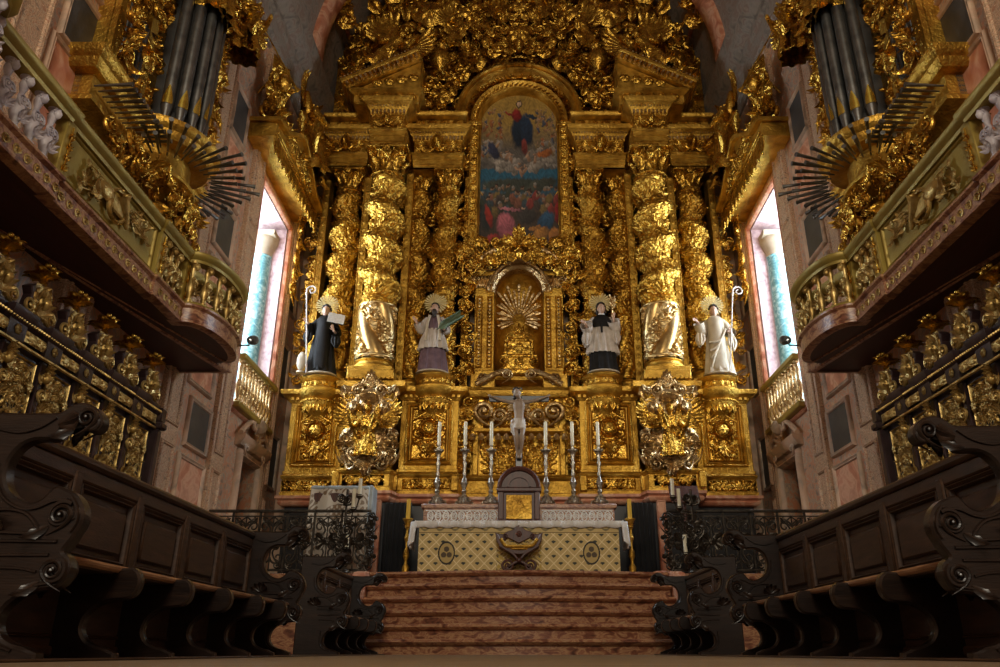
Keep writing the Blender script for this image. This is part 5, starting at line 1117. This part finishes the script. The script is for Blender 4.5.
# tabernacle box
t = thing('tabernacle_box', 'brown wooden tabernacle with rounded top in the middle of the altar', 'tabernacle', (0, 15.55, 2.36))
link('cabinet', MB(box(-.40, .40, 15.42, 15.68, 2.365, 2.98, .012), box(-.44, .44, 15.36, 15.69, 2.365, 2.42, .012), box(-.44, .44, 15.34, 15.69, 2.96, 3.04, .015), *[box(min(s*.30, s*.41), max(s*.30, s*.41), 15.37, 15.5, 2.42, 2.96, .015) for s in (-1, 1)]), mahog, t)
arx = [(.41*math.cos(a), 3.04+.40*math.sin(a)) for a in np.linspace(0, PI, 21)]
link('arched_top', MB(prism(arx, 15.40, 15.68, .015), mouldxz([(.40*math.cos(a), 3.04+.39*math.sin(a)) for a in np.linspace(PI, 0, 25)], [(0, 15.42), (-.03, 15.34), (.0, 15.32), (.05, 15.34), (.06, 15.42)]), mouldxz([(.24*math.cos(a), 3.06+.22*math.sin(a)) for a in np.linspace(PI, 0, 21)], [(0, 15.41), (0, 15.37), (.04, 15.37), (.04, 15.41)])), mahog, t)
link('gold_door', MB(box(-.25, .25, 15.385, 15.42, 2.43, 2.90, .005)), brass if False else goldp, t)
# crucifix
t = thing('crucifix', 'crucifix with pale carved figure on a black cross, standing on the tabernacle', 'crucifix', (0, 15.55, 3.44))
link('cross', MB(box(-.07, .07, 15.55, 15.60, 3.43, 5.17, .008), box(-.62, .62, 15.55, 15.60, 4.86, 4.99, .008), box(-.1, .1, 15.5, 15.65, 3.43, 3.49, .01)), blackm, t)
def christ():
    m = MB(); y = 15.48
    m.add(xf(lathe([(.07, 0), (.105, .05), (.095, .16), (.10, .22), (.125, .36), (.13, .43), (.09, .49), (.045, .53), (.04, .58)], 20), T(0, y, 4.38) @ S(1, .66, 1)))
    for s in (-1, 1):
        m.add(tube(smooth_path([(s*.09, y, 4.83), (s*.2, y-.01, 4.83), (s*.37, y+.01, 4.88), (s*.56, y+.03, 4.95)], 4), [.045, .047, .046, .044, .038, .036, .036, .034, .033, .03, .026, .022, .02], 10))
        m.add(ell(s*.585, y+.03, 4.96, .035, .014, .022, 10, 6))
        for k in range(4): m.add(tube([(s*.6, y+.02, 4.95+.011*k), (s*.635, y, 4.955+.014*k), (s*.645, y-.015, 4.948+.014*k)], [.007, .006, .005], 6))
        m.add(tube([(s*.58, y+.02, 4.975), (s*.59, y, 5.0)], [.008, .006], 6))
        m.add(tube(smooth_path([(s*.05, y, 4.42), (s*.07, y-.07, 4.2), (s*.055, y-.11, 4.08), (s*.045, y-.04, 3.9), (s*.03, y+.0, 3.72), (s*.02, y-.06, 3.64)], 4), [.07, .07, .066, .062, .06, .056, .05, .05, .05, .052, .05, .046, .042, .036, .03, .028, .028, .03, .028, .024, .016], 12))
    m.add(xf(HEAD, T(-.035, y-.06, 4.99) @ Ry(-.35) @ Rx(.4) @ S(.19)))
    return m
b = link('body', christ(), skinp, t); rm = b.modifiers.new('r', 'REMESH'); rm.mode = 'VOXEL'; rm.voxel_size = .008; rm.use_smooth_shade = True
lc = MB(xf(lathe([(.10, 0), (.135, .03), (.13, .12), (.12, .2), (.125, .23)], 30, wave=lambda A, z: .07*np.sin(9*A+20*z)), T(0, 15.45, 4.22) @ S(1, .85, 1)), xf(LEAF, T(-.15, 15.42, 4.40) @ Ry(PI-.2) @ S(.14, .2, .34)), ell(-.13, 15.42, 4.40, .04, .04, .04))
link('loincloth', lc, rochet, t)
link('hair', MB(xf(hairT(3, 40), T(-.035, 15.44, 5.0) @ Ry(-.35) @ Rx(.4) @ S(.19)), tube([(-.09, 15.42, 5.0), (-.1, 15.4, 4.88)], .025, 6)), hairm, t)
link('halo', MB(*[box(-.003, .003, 15.5, 15.51, 0, .0) for _ in ()], xf(ROS, T(-.03, 15.52, 5.05) @ S(.11))), brass, t)
# candlesticks + candles
cs = [(.05, 0), (.14, 0), (.15, .03), (.11, .05), (.12, .12), (.07, .16), (.035, .2), (.055, .25), (.035, .29), (.05, .36), (.075, .42), (.05, .50), (.028, .55), (.045, .60), (.03, .65), (.035, .78), (.05, .84), (.028, .9), (.04, .98), (.03, 1.03), (.05, 1.06), (.105, 1.09), (.11, 1.12), (.04, 1.13), (.03, 1.2), (.04, 1.22), (.001, 1.23)]
def candlestick():
    t = thing('altar_candlestick', 'x', 'candlestick', (0, 0, 0), 'tall silver candlesticks on the altar shelf')
    st_ = MB(xf(lathe(cs, 20), T(0, 0, .06)))
    bs = MB()
    for k in range(3):
        A_ = PI/2+k*2*PI/3+PI
        bs.add(xf(SCROLL, T(.13*math.cos(A_), .13*math.sin(A_), .07) @ Rz(A_) @ S(.14))); bs.add(xf(LEAF, T(.09*math.cos(A_), .09*math.sin(A_), .08) @ Rz(A_+PI/2) @ S(.12)))
    bs.add(xf(SHELL, T(0, -.13, .1) @ S(.07))); bs.add(box(-.17, .17, -.15, .15, 0, .035, .012))
    link('stem', st_, silver, t); link('scroll_base', bs, silver, t)
    lv = MB(*[xf(LEAF2, T(.05*math.cos(a), .05*math.sin(a), .40) @ Rz(a+PI/2) @ S(.10)) for a in np.arange(0, 6.2, 1.05)], *[xf(LEAF2, T(.04*math.cos(a), .04*math.sin(a), 1.04) @ Rz(a+PI/2) @ S(.09)) for a in np.arange(0, 6.2, 1.05)])
    link('leaf_collar', lv, silver, t); return t
k0 = candlestick(); xs_ = [(-1.68, 'leftmost of the six'), (-1.13, 'second of the six from the left'), (-.58, 'immediately left of the tabernacle'), (.56, 'immediately right of the tabernacle'), (1.12, 'second of the six from the right'), (1.66, 'rightmost of the six')]
cd0 = None
for i, (x, lab) in enumerate(xs_):
    o = k0 if i == 0 else dup(k0); o.location = (x, 16.05, 2.78); o['label'] = 'tall worn silver candlestick on the altar shelf, '+lab
    if cd0 is None: cd0 = link('altar_candle', MB(lathe([(.001, 0), (.038, 0), (.036, .50), (.03, .515), (.001, .51)], 12), tube([(0, 0, .5), (.004, 0, .53)], .003, 5)), wax, loc=(0, 0, 0)); c = cd0
    else: c = cd0.copy(); C.objects.link(c)
    c.location = (x, 16.05, 2.78+1.27); tag(c, 'ivory candle in the altar candlestick '+lab, 'candle', 'ivory candles in the silver candlesticks')
# floor candle stands flanking the altar
for s, nm in ((-1, 'left'), (1, 'right')):
    t = thing('candle_stand', 'slim gilded turned candle stand on the floor at the '+nm+' end of the altar', 'candle stand', (s*2.13, 15.2, 1.31), 'gilded stands at the ends of the altar')
    link('stem', MB(xf(lathe([(.001, 0), (.10, 0), (.10, .04), (.06, .08), (.07, .2), (.03, .27), (.03, .33), (.06, .4), (.05, .5), (.025, .55), (.03, .66), (.055, .74), (.03, .8), (.025, .9), (.06, .94), (.045, .98), (.08, 1.06), (.10, 1.08), (.10, 1.10), (.001, 1.10)], 16), T(s*2.13, 15.2, 1.31))), goldp, t)
    link('leaf_collar', MB(*[xf(LEAF2, T(s*2.13+.03*math.cos(a), 15.2+.03*math.sin(a), 2.2) @ Rz(a+PI/2) @ S(.1)) for a in np.arange(0, 6.2, .9)]), gold, t)
    tag(link('yellow_candle', MB(lathe([(.001, 0), (.042, 0), (.04, .37), (.001, .38)], 12)), ywax, loc=(0, 0, 0)), 'thick yellow candle on the gilded stand at the '+nm+' end of the altar', 'candle', 'yellow candles beside the altar').location = (s*2.13, 15.2, 2.412)
# folding X chair
t = thing('savonarola_chair', 'dark wooden folding X-frame chair with carved crest in front of the altar', 'chair', (0, 14.85, 1.3))
Y = 14.95
cr_ = [(-.44, 2.08), (-.43, 2.12), (-.30, 2.10), (-.22, 2.15), (-.12, 2.18), (-.06, 2.24), (0, 2.27), (.06, 2.24), (.12, 2.18), (.22, 2.15), (.30, 2.10), (.43, 2.12), (.44, 2.08), (.40, 1.98), (.30, 1.98), (.2, 2.03), (.08, 1.97), (0, 1.93), (-.08, 1.97), (-.2, 2.03), (-.30, 1.98), (-.40, 1.98)]
link('crest_rail', MB(prism(cr_, Y+.1, Y+.14, .01), xf(ROS, T(0, Y+.1, 2.1) @ S(.06)), xf(SCROLL, T(.25, Y+.09, 2.06) @ S(.08)), xf(SCROLL, T(-.25, Y+.09, 2.06) @ S(-.08, .08, .08))), mahog, t)
link('arm_bow', MB(prism([(-.44, 2.1)]+[(.43*math.cos(a), 2.03+.33*math.sin(a)) for a in np.linspace(PI+.1, 2*PI-.1, 21)]+[(.44, 2.1), (.39, 2.06)]+[(.36*math.cos(a), 2.03+.20*math.sin(a)) for a in np.linspace(2*PI-.1, PI+.1, 21)]+[(-.39, 2.06)], Y-.16, Y-.10, .012)), mahog, t)
link('seat_cushion', MB(xf(tube(smooth_path([(-.34, 0, 1.98), (-.25, 0, 1.86), (-.1, 0, 1.84), (.1, 0, 1.84), (.25, 0, 1.86), (.34, 0, 1.98)], 5), [.03]*26, 8), T(0, Y-.18, -.0)), ell(0, Y, 1.80, .3, .2, .05, 16, 8)), goldp, t)
for k in range(4):
    yy = Y-.15+.1*k
    for s in (-1, 1): link('leg', MB(tube(smooth_path([(s*.36, yy, 1.86), (s*.12, yy, 1.72), (0, yy, 1.60), (-s*.2, yy, 1.48), (-s*.3, yy, 1.31)], 4), .024, 6)), mahog, t)
    if k == 0: link('scroll_brace', MB(*[xf(SCROLL, T(s*.2, yy, 1.5) @ S(s*.2, .15, .2)) for s in (-1, 1)], ell(0, yy-.02, 1.6, .05, .03, .05), box(-.32, .32, yy-.02, yy+.32, 1.305, 1.34, .01)), mahog, t)
# ================================================================ RAILINGS AND CANDELABRA
def railing():
    t = thing('iron_railing', 'x', 'railing', (4.2, 14.55, 1.31)); y = 14.55
    link('top_rail', MB(box(2.72, 5.78, y-.035, y+.035, 2.42, 2.47, .01), box(2.72, 5.78, y-.02, y+.02, 2.34, 2.36)), iron, t)
    link('bottom_rail', MB(box(2.72, 5.78, y-.03, y+.03, 1.38, 1.42, .008)), iron, t)
    x = 2.75; k = 0
    while x < 5.7:
        link('post', MB(box(x-.02, x+.02, y-.02, y+.02, 1.31, 2.42, .005)), iron, t)
        m = MB(); cx = x+.25
        for s in (-1, 1):
            for z, f in ((2.16, 1), (1.62, -1)):
                pts = [(cx+s*(.19-.13*(1-q)*math.cos(f*q*7)-.06), y, z+f*.13*(1-q)*math.sin(q*7)) for q in np.linspace(0, .95, 22)]; m.add(tube(pts, [.020-.008*q for q in np.linspace(0, 1, 22)], 6))
            m.add(tube(smooth_path([(cx+s*.2, y, 2.32), (cx+s*.04, y, 2.1), (cx+s*.17, y, 1.9), (cx+s*.04, y, 1.7), (cx+s*.2, y, 1.45)], 6), .017, 6))
            m.add(tube(smooth_path([(cx, y, 2.34), (cx+s*.10, y, 2.25), (cx, y, 2.16)], 5), .013, 6))
            m.add(xf(LEAF, T(cx+s*.04, y-.02, 1.9) @ Ry(s*.8) @ S(.2))); m.add(xf(LEAF, T(cx+s*.04, y-.02, 1.88) @ Ry(PI-s*.8) @ S(.18))); m.add(xf(SCROLL, T(cx+s*.17, y, 1.9) @ S(s*.13, .13, .13)))
            m.add(xf(SCROLL, T(cx+s*.14, y, 1.49) @ S(s*.12))); m.add(xf(SCROLL, T(cx+s*.14, y, 2.27) @ S(s*.10)))
        m.add(tube([(cx, y, 1.42), (cx, y, 2.34)], .013, 6)); m.add(xf(ROS, T(cx, y-.03, 1.9) @ S(.075)))
        link('scrollwork', m, iron, t); x += .5
    m = MB(); 
    for k in range(9):
        z = 1.45+.11*k; m.add(xf(SCROLL, T(2.7, y-.06, z) @ Ry(k*1.3) @ S(.14, .2, .14))); m.add(xf(LEAF2, T(2.68, y-.08, z) @ Ry(k*2.1) @ S(.15)))
    link('newel_scrolls', m, iron, t)
    return t
rl = railing(); rl['label'] = 'black wrought iron scrollwork railing right of the steps'; LR(rl, 'black wrought iron scrollwork railing left of the steps')
def candelabrum(s, nm, CS):
    x0 = s*3.08; t = thing('iron_candelabrum', 'black iron candelabrum with leafy branches standing in front of the '+nm+' railing', 'candelabrum', (x0, 14.2, 1.31)); y = 14.05
    m = MB(tube([(x0, y, 1.31), (x0, y, 2.75)], .022, 8), xf(lathe([(.001, 1.31), (.16, 1.31), (.14, 1.36), (.05, 1.42), (.03, 1.5)], 14), T(x0, y, 0)))
    link('stem', m, iron, t); q = MB(); r = random.Random(7)
    for k in range(26): z = r.uniform(1.5, 2.6); q.add(xf([LEAF2, SCROLL, CURL][k % 3], T(x0+r.uniform(-.1, .1), y-r.uniform(0, .1), z) @ Ry(r.uniform(-3, 3)) @ S(r.uniform(.12, .2))))
    link('wrought_leaves', q, iron, t)
    for i, (u, vt, vb) in enumerate(CS):
        X_, _, Z_ = PY(u, vb, y-.06); _, _, Zt = PY(u, vt, y-.06)
        link('branch', MB(tube(smooth_path([(x0, y, Z_-.3), (x0+(X_-x0)*.7, y-.03, Z_-.25), (X_, y-.06, Z_-.03)], 5), .014, 6), xf(lathe([(.012, -.06), (.06, -.02), (.065, 0), (.03, .0), (.04, .03)], 12), T(X_, y-.06, Z_))), iron, t)
        pos = ['tallest', 'middle', 'lowest'][i]
        tag(link('candelabrum_candle', MB(xf(lathe([(.001, .0), (.034, .0), (.033, Zt-Z_), (.001, Zt-Z_+.004)], 12), T(X_, y-.06, Z_+.004))), wax, loc=(X_, y-.06, Z_)), 'pale yellow '+pos+' candle on the '+nm+' iron candelabrum', 'candle')
candelabrum(-1, 'left', ((359.5, 479, 496), (353, 489, 509), (346.5, 533, 549)))
candelabrum(1, 'right', ((673, 479, 497), (679.5, 489, 508), (686, 535, 554)))
# draped lectern at left, book rest at right
t = thing('draped_lectern', 'tall lectern draped in cream embroidered cloth behind the left railing', 'lectern', (-3.6, 15.4, 1.31))
link('body', MB(box(-4.05, -3.0, 15.42, 15.8, 1.31, 2.95, .02)), mahog, t)
w, h = 1.16, .9; X, Z = np.meshgrid(np.linspace(-w/2, w/2, 150), np.linspace(0, h*1.9, 160)); fc = np.zeros(X.shape+(3,)); fc[:] = (.55, .50, .42)
e_ = np.minimum(np.minimum(X+w/2, w/2-X), h*1.9-Z); g_ = np.sin(X*34+2*np.sin(Z*17))*np.sin(Z*30+2*np.cos(X*21)); fc[(e_ < .2) & (g_ > .25)] = (.20, .13, .07); fc[(e_ < .015)] = (.3, .22, .1)
dd = ((X/.26)**2+((Z-1.18)/.16)**2); fc[(dd < 1) & (np.sin(X*60)*np.sin(Z*50) > -.3)] = (.22, .15, .09)
link('embroidered_cloth', grid(np.stack([X*(1+.0*Z)-3.53+.06*(Z/h-1)*0, 15.36-.012*np.sin(X*18)+.10*np.clip(Z-.9, 0, 1), Z+1.38], -1)), inlay, t, col=fc.reshape(-1, 3))
link('side_drape', MB(box(-2.95, -2.86, 15.34, 15.82, 1.6, 3.08, .02), box(-4.12, -2.94, 15.42, 15.84, 3.02, 3.09, .02)), bluecl, t)
t = thing('book_rest', 'small sloping brown wooden book rest behind the right railing', 'lectern', (3.25, 15.3, 1.31))
link('sloping_desk', MB(xf(box(-.29, .29, -.02, .02, -.18, .18, .008), T(3.27, 15.5, 2.95) @ Rx(-.5)), box(3.0, 3.54, 15.33, 15.45, 2.74, 2.78, .006)), mahog, t); link('pole', MB(tube([(3.27, 15.55, 1.31), (3.27, 15.55, 2.85)], .03, 10), xf(lathe([(.001, 0), (.2, 0), (.18, .05), (.04, .1)], 14), T(3.27, 15.55, 1.31))), mahog, t)
t = tag(link('floor_cushion', MB(ell(2.62, 15.0, 1.37, .2, .16, .06, 20, 10)), pinkm, loc=(2.62, 15, 1.31)), 'small red cushion on the floor right of the altar near the railing', 'cushion')
# ================================================================ SAINTS
def hand(M, s=1):
    m = MB(ell(0, 0, .045, .035, .014, .05, 10, 8))
    for k, (x, L) in enumerate(((-.027, .062), (-.009, .075), (.010, .070), (.027, .055))): m.add(tube([(x, 0, .075), (x*1.15, -.004, .075+L*.55), (x*1.2, -.016, .075+L)], [.010, .009, .007], 7))
    m.add(tube([(.028, 0, .03), (.055, -.008, .055), (.062, -.014, .085)], [.011, .010, .008], 7)); return xf(m.vf(), M @ S(s, 1, 1))
def robe(prof, n, amp, ph=0, k2=.5, seg=72, sy=.72, M=None):
    zt = max(p[1] for p in prof); vf = lathe(prof, seg, wave=lambda A, z: amp*(1-z/zt)**k2*(np.sin(n*A+ph+1.5*z)+.5*np.sin((n-3)*A-2*z+ph)))
    vf = xf(vf, S(1, sy, 1)); return xf(vf, M) if M is not None else vf
mats_halo = mk('pale_gilt_halo', [(.3, (.6, .48, .2)), (.7, (.8, .68, .36))], 5, .5, .4)
def saint(name, label, x, y, z, kind, rz=0):
    t = thing('saint_statue', label, 'statue', (0, 0, 0)); mats = {'black': (blackh, None), 'beard': (purpleh, rochet), 'cape': (blackh, rochet), 'cream': (creamh, None)}[kind]
    B = MB(xf(HEAD, T(0, -.03, 1.62) @ Rx({'beard': -.2, 'cape': .05}.get(kind, .08)) @ S(.235))); B.add(tube([(0, 0, 1.40), (0, -.01, 1.55)], [.06, .05], 12)); B.add(xf(lathe([(.12, .1), (.15, .6), (.14, 1.0), (.17, 1.3), (.1, 1.42)], 16), S(1, .7, 1)))
    arms = {'black': ((-.36, -.18, 1.27, -1.0, 'f'), (.26, -.34, 1.02, -.4, 'o')), 'beard': ((-.40, -.22, 1.22, -.6, 'o'), (.24, -.30, 1.02, -.6, 'o')), 'cape': ((-.40, -.24, 1.16, -1.0, 'o'), (.25, -.26, 1.28, .1, 'o')), 'cream': ((-.42, -.22, 1.30, -1.1, 'o'), (.34, -.16, 1.02, -.4, 'f'))}[kind]
    for sx, a in zip((-1, 1), arms):
        el = (sx*.30, -.04, 1.06); wr_ = a[:3]
        B.add(tube(smooth_path([(sx*.17, 0, 1.36), el, wr_], 4), [.055, .053, .05, .048, .046, .042, .036, .03, .026], 10)); B.add(hand(T(*wr_) @ Ry(a[3]*(-sx)*(-1) if sx > 0 else a[3]) @ Rx(.35), sx*-1))
    for sx in (-1, 1): B.add(ell(sx*.09, -.15, .03, .045, .12, .035, 10, 6))
    b = link('body', B, skin, t); rm = b.modifiers.new('r', 'REMESH'); rm.mode = 'VOXEL'; rm.voxel_size = .009; rm.use_smooth_shade = True
    def sleeves(mat, rad, name='sleeves', cut=1.0, drop=0):
        m = MB()
        for sx, a in zip((-1, 1), arms):
            el = np.array((sx*.31, -.04, 1.06)); wr_ = np.array(a[:3]); e = el+(wr_-el)*cut*.86
            m.add(tube(smooth_path([(sx*.15, 0, 1.37), (sx*.25, -.01, 1.24), tuple(el), tuple(e)], 5), list(np.linspace(.085, rad, 16)), 14, cap=False))
            if drop:
                mid = (el+e)/2; m.add(xf(leafT(1, .3, -.1, 12, 7, 1), T(mid[0], mid[1]+.02, mid[2]+.03) @ Ry(PI-.1*sx) @ S(.36, .5, drop)))
                m.add(xf(leafT(1, .3, .1, 12, 7, 1), T(mid[0], mid[1]-.03, mid[2]+.03) @ Ry(PI-.05*sx) @ S(.36, .5, drop)))
        return link(name, m, mat, t)
    if kind in ('black', 'cream'):
        mt = mats[0]
        link('habit', MB(robe([(.34, .02), (.33, .1), (.27, .5), (.225, .9), (.20, 1.05), (.22, 1.22), (.23, 1.32), (.17, 1.42), (.09, 1.47), (.07, 1.5)], 11, .10, 1.0)), mt, t)
        sleeves(mt, .13 if kind == 'cream' else .11, drop=.5 if kind == 'cream' else .42)
        link('scapular', MB(robe([(.20, .12), (.21, .5), (.2, .9), (.20, 1.2), (.19, 1.36), (.12, 1.44)], 5, .05, .3, .5, 40, .95, T(0, -.06, 0))), mt, t)
        link('hood', MB(xf(lathe([(.22, 1.33), (.21, 1.40), (.15, 1.47), (.10, 1.50), (.09, 1.46)], 26, wave=lambda A, z: .06*np.sin(5*A)), S(1, .85, 1))), mt, t)
        if kind == 'cream': link('cloak_folds', MB(*[tube(smooth_path([(.2, -.2, 1.1), (.05-.05*k, -.27, .8-.12*k), (-.2, -.25, .75-.2*k)], 6), .03, 8) for k in range(4)]), mt, t)
        hm = MB(xf(hairT(2, 34), T(0, -.01, 1.65) @ S(.235))); link('hair', hm, hairm, t)
    if kind == 'beard':
        link('robe', MB(robe([(.34, .02), (.33, .1), (.28, .5), (.2, .9), (.2, 1.1), (.23, 1.28), (.17, 1.42), (.08, 1.48)], 13, .09, .2)), purpleh, t)
        link('rochet', MB(robe([(.34, .58), (.33, .62), (.28, .85), (.22, 1.05), (.2, 1.1)], 15, .12, .9, .3)), rochet, t)
        link('stole', MB(*[tube(smooth_path([(s*.09, -.15, 1.42), (s*.14, -.19, 1.2), (s*.15, -.2, 1.0), (s*.16, -.24, .75)], 5), .035, 8, flat=.4) for s in (-1, 1)]), creamh, t)
        sleeves(rochet, .085, cut=.95); sleeves(purpleh, .07, 'upper_sleeves', cut=.25)
        link('beard', MB(ell(0, -.13, 1.50, .065, .05, .1, 12, 8), ell(0, -.13, 1.42, .045, .035, .07, 10, 6), xf(hairT(5, 20), T(0, .01, 1.65) @ S(.22))), hairm, t)
    if kind == 'cape':
        link('cassock', MB(robe([(.33, .02), (.32, .1), (.28, .5), (.2, .9), (.2, 1.3), (.1, 1.46)], 13, .10, .2)), blackh, t)
        link('surplice', MB(robe([(.36, .48), (.35, .55), (.30, .85), (.24, 1.1), (.22, 1.3), (.12, 1.44)], 17, .12, .9, .3)), rochet, t)
        sleeves(rochet, .15, drop=.52)
        link('mozzetta', MB(robe([(.27, 1.12), (.28, 1.16), (.27, 1.3), (.18, 1.42), (.08, 1.49)], 6, .05, 1), box(-.05, .0, -.235, -.215, .95, 1.2, .005)), blackh, t)
        link('hair', MB(xf(hairT(2, 40), T(0, 0, 1.65) @ S(.235)), *[ell(s*.095, .0, 1.57, .035, .06, .09) for s in (-1, 1)]), hairm, t)
        link('collar', MB(xf(lathe([(.075, 0), (.085, .02), (.07, .05)], 16), T(0, -.01, 1.46))), cloth, t)
    halo = MB(); 
    for k in range(24): a = 2*PI*k/24; halo.add(prism([(.03*math.cos(a+1.5), 1.84+.03*math.sin(a+1.5)), (.25*math.cos(a-.08), 1.84+.25*math.sin(a-.08)), (.285*math.cos(a), 1.84+.285*math.sin(a)), (.25*math.cos(a+.08), 1.84+.25*math.sin(a+.08))], .10-.006*(k % 2), .115-.006*(k % 2)))
    link('rayed_halo', halo, mats_halo, t)
    link('base', MB(xf(lathe([(.001, .04), (.36, .04), (.38, .02), (.38, 0), (.001, 0)], 32), S(1, .8, 1))), creamh, t)
    t.location = (x, y, z); t.rotation_euler = (0, 0, rz); return t
ZS = 5.96
saint('s', 'saint statue in a black habit holding an open book, far left of the altarpiece', -4.62, 17.12, ZS, 'black', .12)
saint('s', 'bearded saint statue in purple robe and white rochet holding a palm, inner left', -2.0, 16.98, ZS, 'beard')
saint('s', 'saint statue in white surplice and black cape with spread arms, inner right', 1.95, 16.98, ZS, 'cape')
saint('s', 'saint statue in a cream habit with arm raised, far right of the altarpiece', 4.66, 17.12, ZS, 'cream', -.1)
def crozier(name, label, x, y, z, tilt, H=2.05):
    pts = [(0, 0, 0), (0, 0, H)]+[(.13+.13*(1-.85*q)*math.cos(a), 0, H+.02+.13*(1-.85*q)*math.sin(a)) for q, a in zip(np.linspace(0, 1, 22), np.linspace(PI, -PI*1.7, 22))]
    m = MB(xf(tube(pts, [.018]*2+[.024*(1-.5*q) for q in np.linspace(0, 1, 22)], 8), T(x, y, z) @ Ry(tilt)), xf(ell(0, 0, H-.05, .035, .035, .04), T(x, y, z) @ Ry(tilt)))
    tag(link(name, m, rochet, loc=(x, y, z)), label, 'staff')
crozier('crozier', 'silver crozier standing at the side of the black-habited saint', -4.86, 16.85, ZS, -.10)
crozier('crozier', 'silver crozier held by the cream-habited saint', 4.82, 16.82, ZS, .13)
t = thing('open_book', 'open book held up by the black-habited saint', 'book', (-4.28, 16.75, 7.1))
BM = T(-4.28, 16.72, 7.13) @ Rz(.25) @ Ry(.12) @ Rx(-.2)
link('pages', MB(*[xf(prism([(0, 0), (s*.06, .012), (s*.19, .0), (s*.19, .25), (s*.06, .262), (0, .25)][::1], -.02, .005, .003), BM) for s in (-1, 1)]), paper, t); link('cover', MB(xf(box(-.2, .2, .006, .018, -.01, .265, .004), BM)), blackh, t)
m = MB(tube(smooth_path([(-1.90, 16.62, 6.92), (-1.7, 16.6, 7.08), (-1.42, 16.58, 7.24)], 5), .012, 6))
for k in range(12):
    q = k/12; x, z = -1.84+.42*q, 6.95+.28*q
    for s in (-1, 1): m.add(xf(LEAF2, T(x, 16.6, z) @ Ry(.95+s*.45) @ S(.16, .12, .2)))
tag(link('palm_branch', m, greenp, loc=(-1.9, 16.6, 6.95)), 'green palm branch held by the bearded saint', 'palm branch')
m = MB(tube([(2.17, 16.7, 7.3), (2.2, 16.7, 7.7)], .02, 7), *[xf(LEAF2, T(2.19, 16.68, 7.5+.05*k) @ Ry((-1)**k*.8) @ S(.11)) for k in range(6)], xf(ROS, T(2.2, 16.66, 7.72) @ S(.07)))
tag(link('flowering_sceptre', m, goldw, loc=(2.17, 16.7, 7.3)), 'gilded flowering sceptre in the raised hand of the saint in black cape', 'sceptre')
m = MB(ell(-5.02, 16.9, 6.25, .11, .07, .23, 16, 10), xf(lathe([(.001, 0), (.1, 0), (.08, .05)], 12), T(-5.02, 16.9, ZS)))
tag(link('small_mitre', m, creamh, loc=(-5.02, 16.9, ZS)), 'small cream mitre standing at the feet of the black-habited saint', 'mitre')
# ================================================================ LIGHT, CAMERA
wd = bpy.data.worlds.new('world'); bpy.context.scene.world = wd; wd.use_nodes = True
wd.node_tree.nodes['Background'].inputs[0].default_value = (1.0, .90, .74, 1); wd.node_tree.nodes['Background'].inputs[1].default_value = .36
def area(n, loc, tgt, sx, sy, e, col):
    l = bpy.data.lights.new(n, 'AREA'); l.shape = 'RECTANGLE'; l.size = sx; l.size_y = sy; l.energy = e; l.color = col
    o = bpy.data.objects.new(n, l); C.objects.link(o); o.location = loc; o.rotation_euler = (Vector(tgt)-Vector(loc)).to_track_quat('-Z', 'Y').to_euler(); return o
def spot(n, loc, tgt, e, ang, col, r=.08):
    l = bpy.data.lights.new(n, 'SPOT'); l.energy = e; l.spot_size = math.radians(ang); l.spot_blend = .9; l.color = col; l.shadow_soft_size = r
    o = bpy.data.objects.new(n, l); C.objects.link(o); o.location = loc; o.rotation_euler = (Vector(tgt)-Vector(loc)).to_track_quat('-Z', 'Y').to_euler(); return o
for s in (-1, 1):
    area('window_daylight', (s*(W+1.35), 16.1, 7.3), (0, 16.0, 6.3), 2.0, 5.0, 420, (.80, .91, 1.0))
    spot('balcony_floodlight', (s*4.56, 12.55, 5.02), (s*.2, 17.5, 6.6), 230, 110, (1, .86, .62), .12)
area('nave_daylight', (0, -6, 9), (0, 14, 6), 4, 3, 950, (1, .88, .70))
cam = bpy.data.cameras.new('cam'); co = bpy.data.objects.new('camera', cam); C.objects.link(co); bpy.context.scene.camera = co
cam.sensor_width = 36; cam.lens = F*36/1000; cam.clip_start = .05; cam.clip_end = 100
co.location = (0, 0, CAMH); co.rotation_euler = (PI/2+TH, 0, 0); cam.shift_x = -(CX-500)/1000
v = bpy.context.scene.view_settings; v.view_transform = 'Standard'; v.look = 'None'; v.gamma = 1; v.use_curve_mapping = False; v.exposure = 0
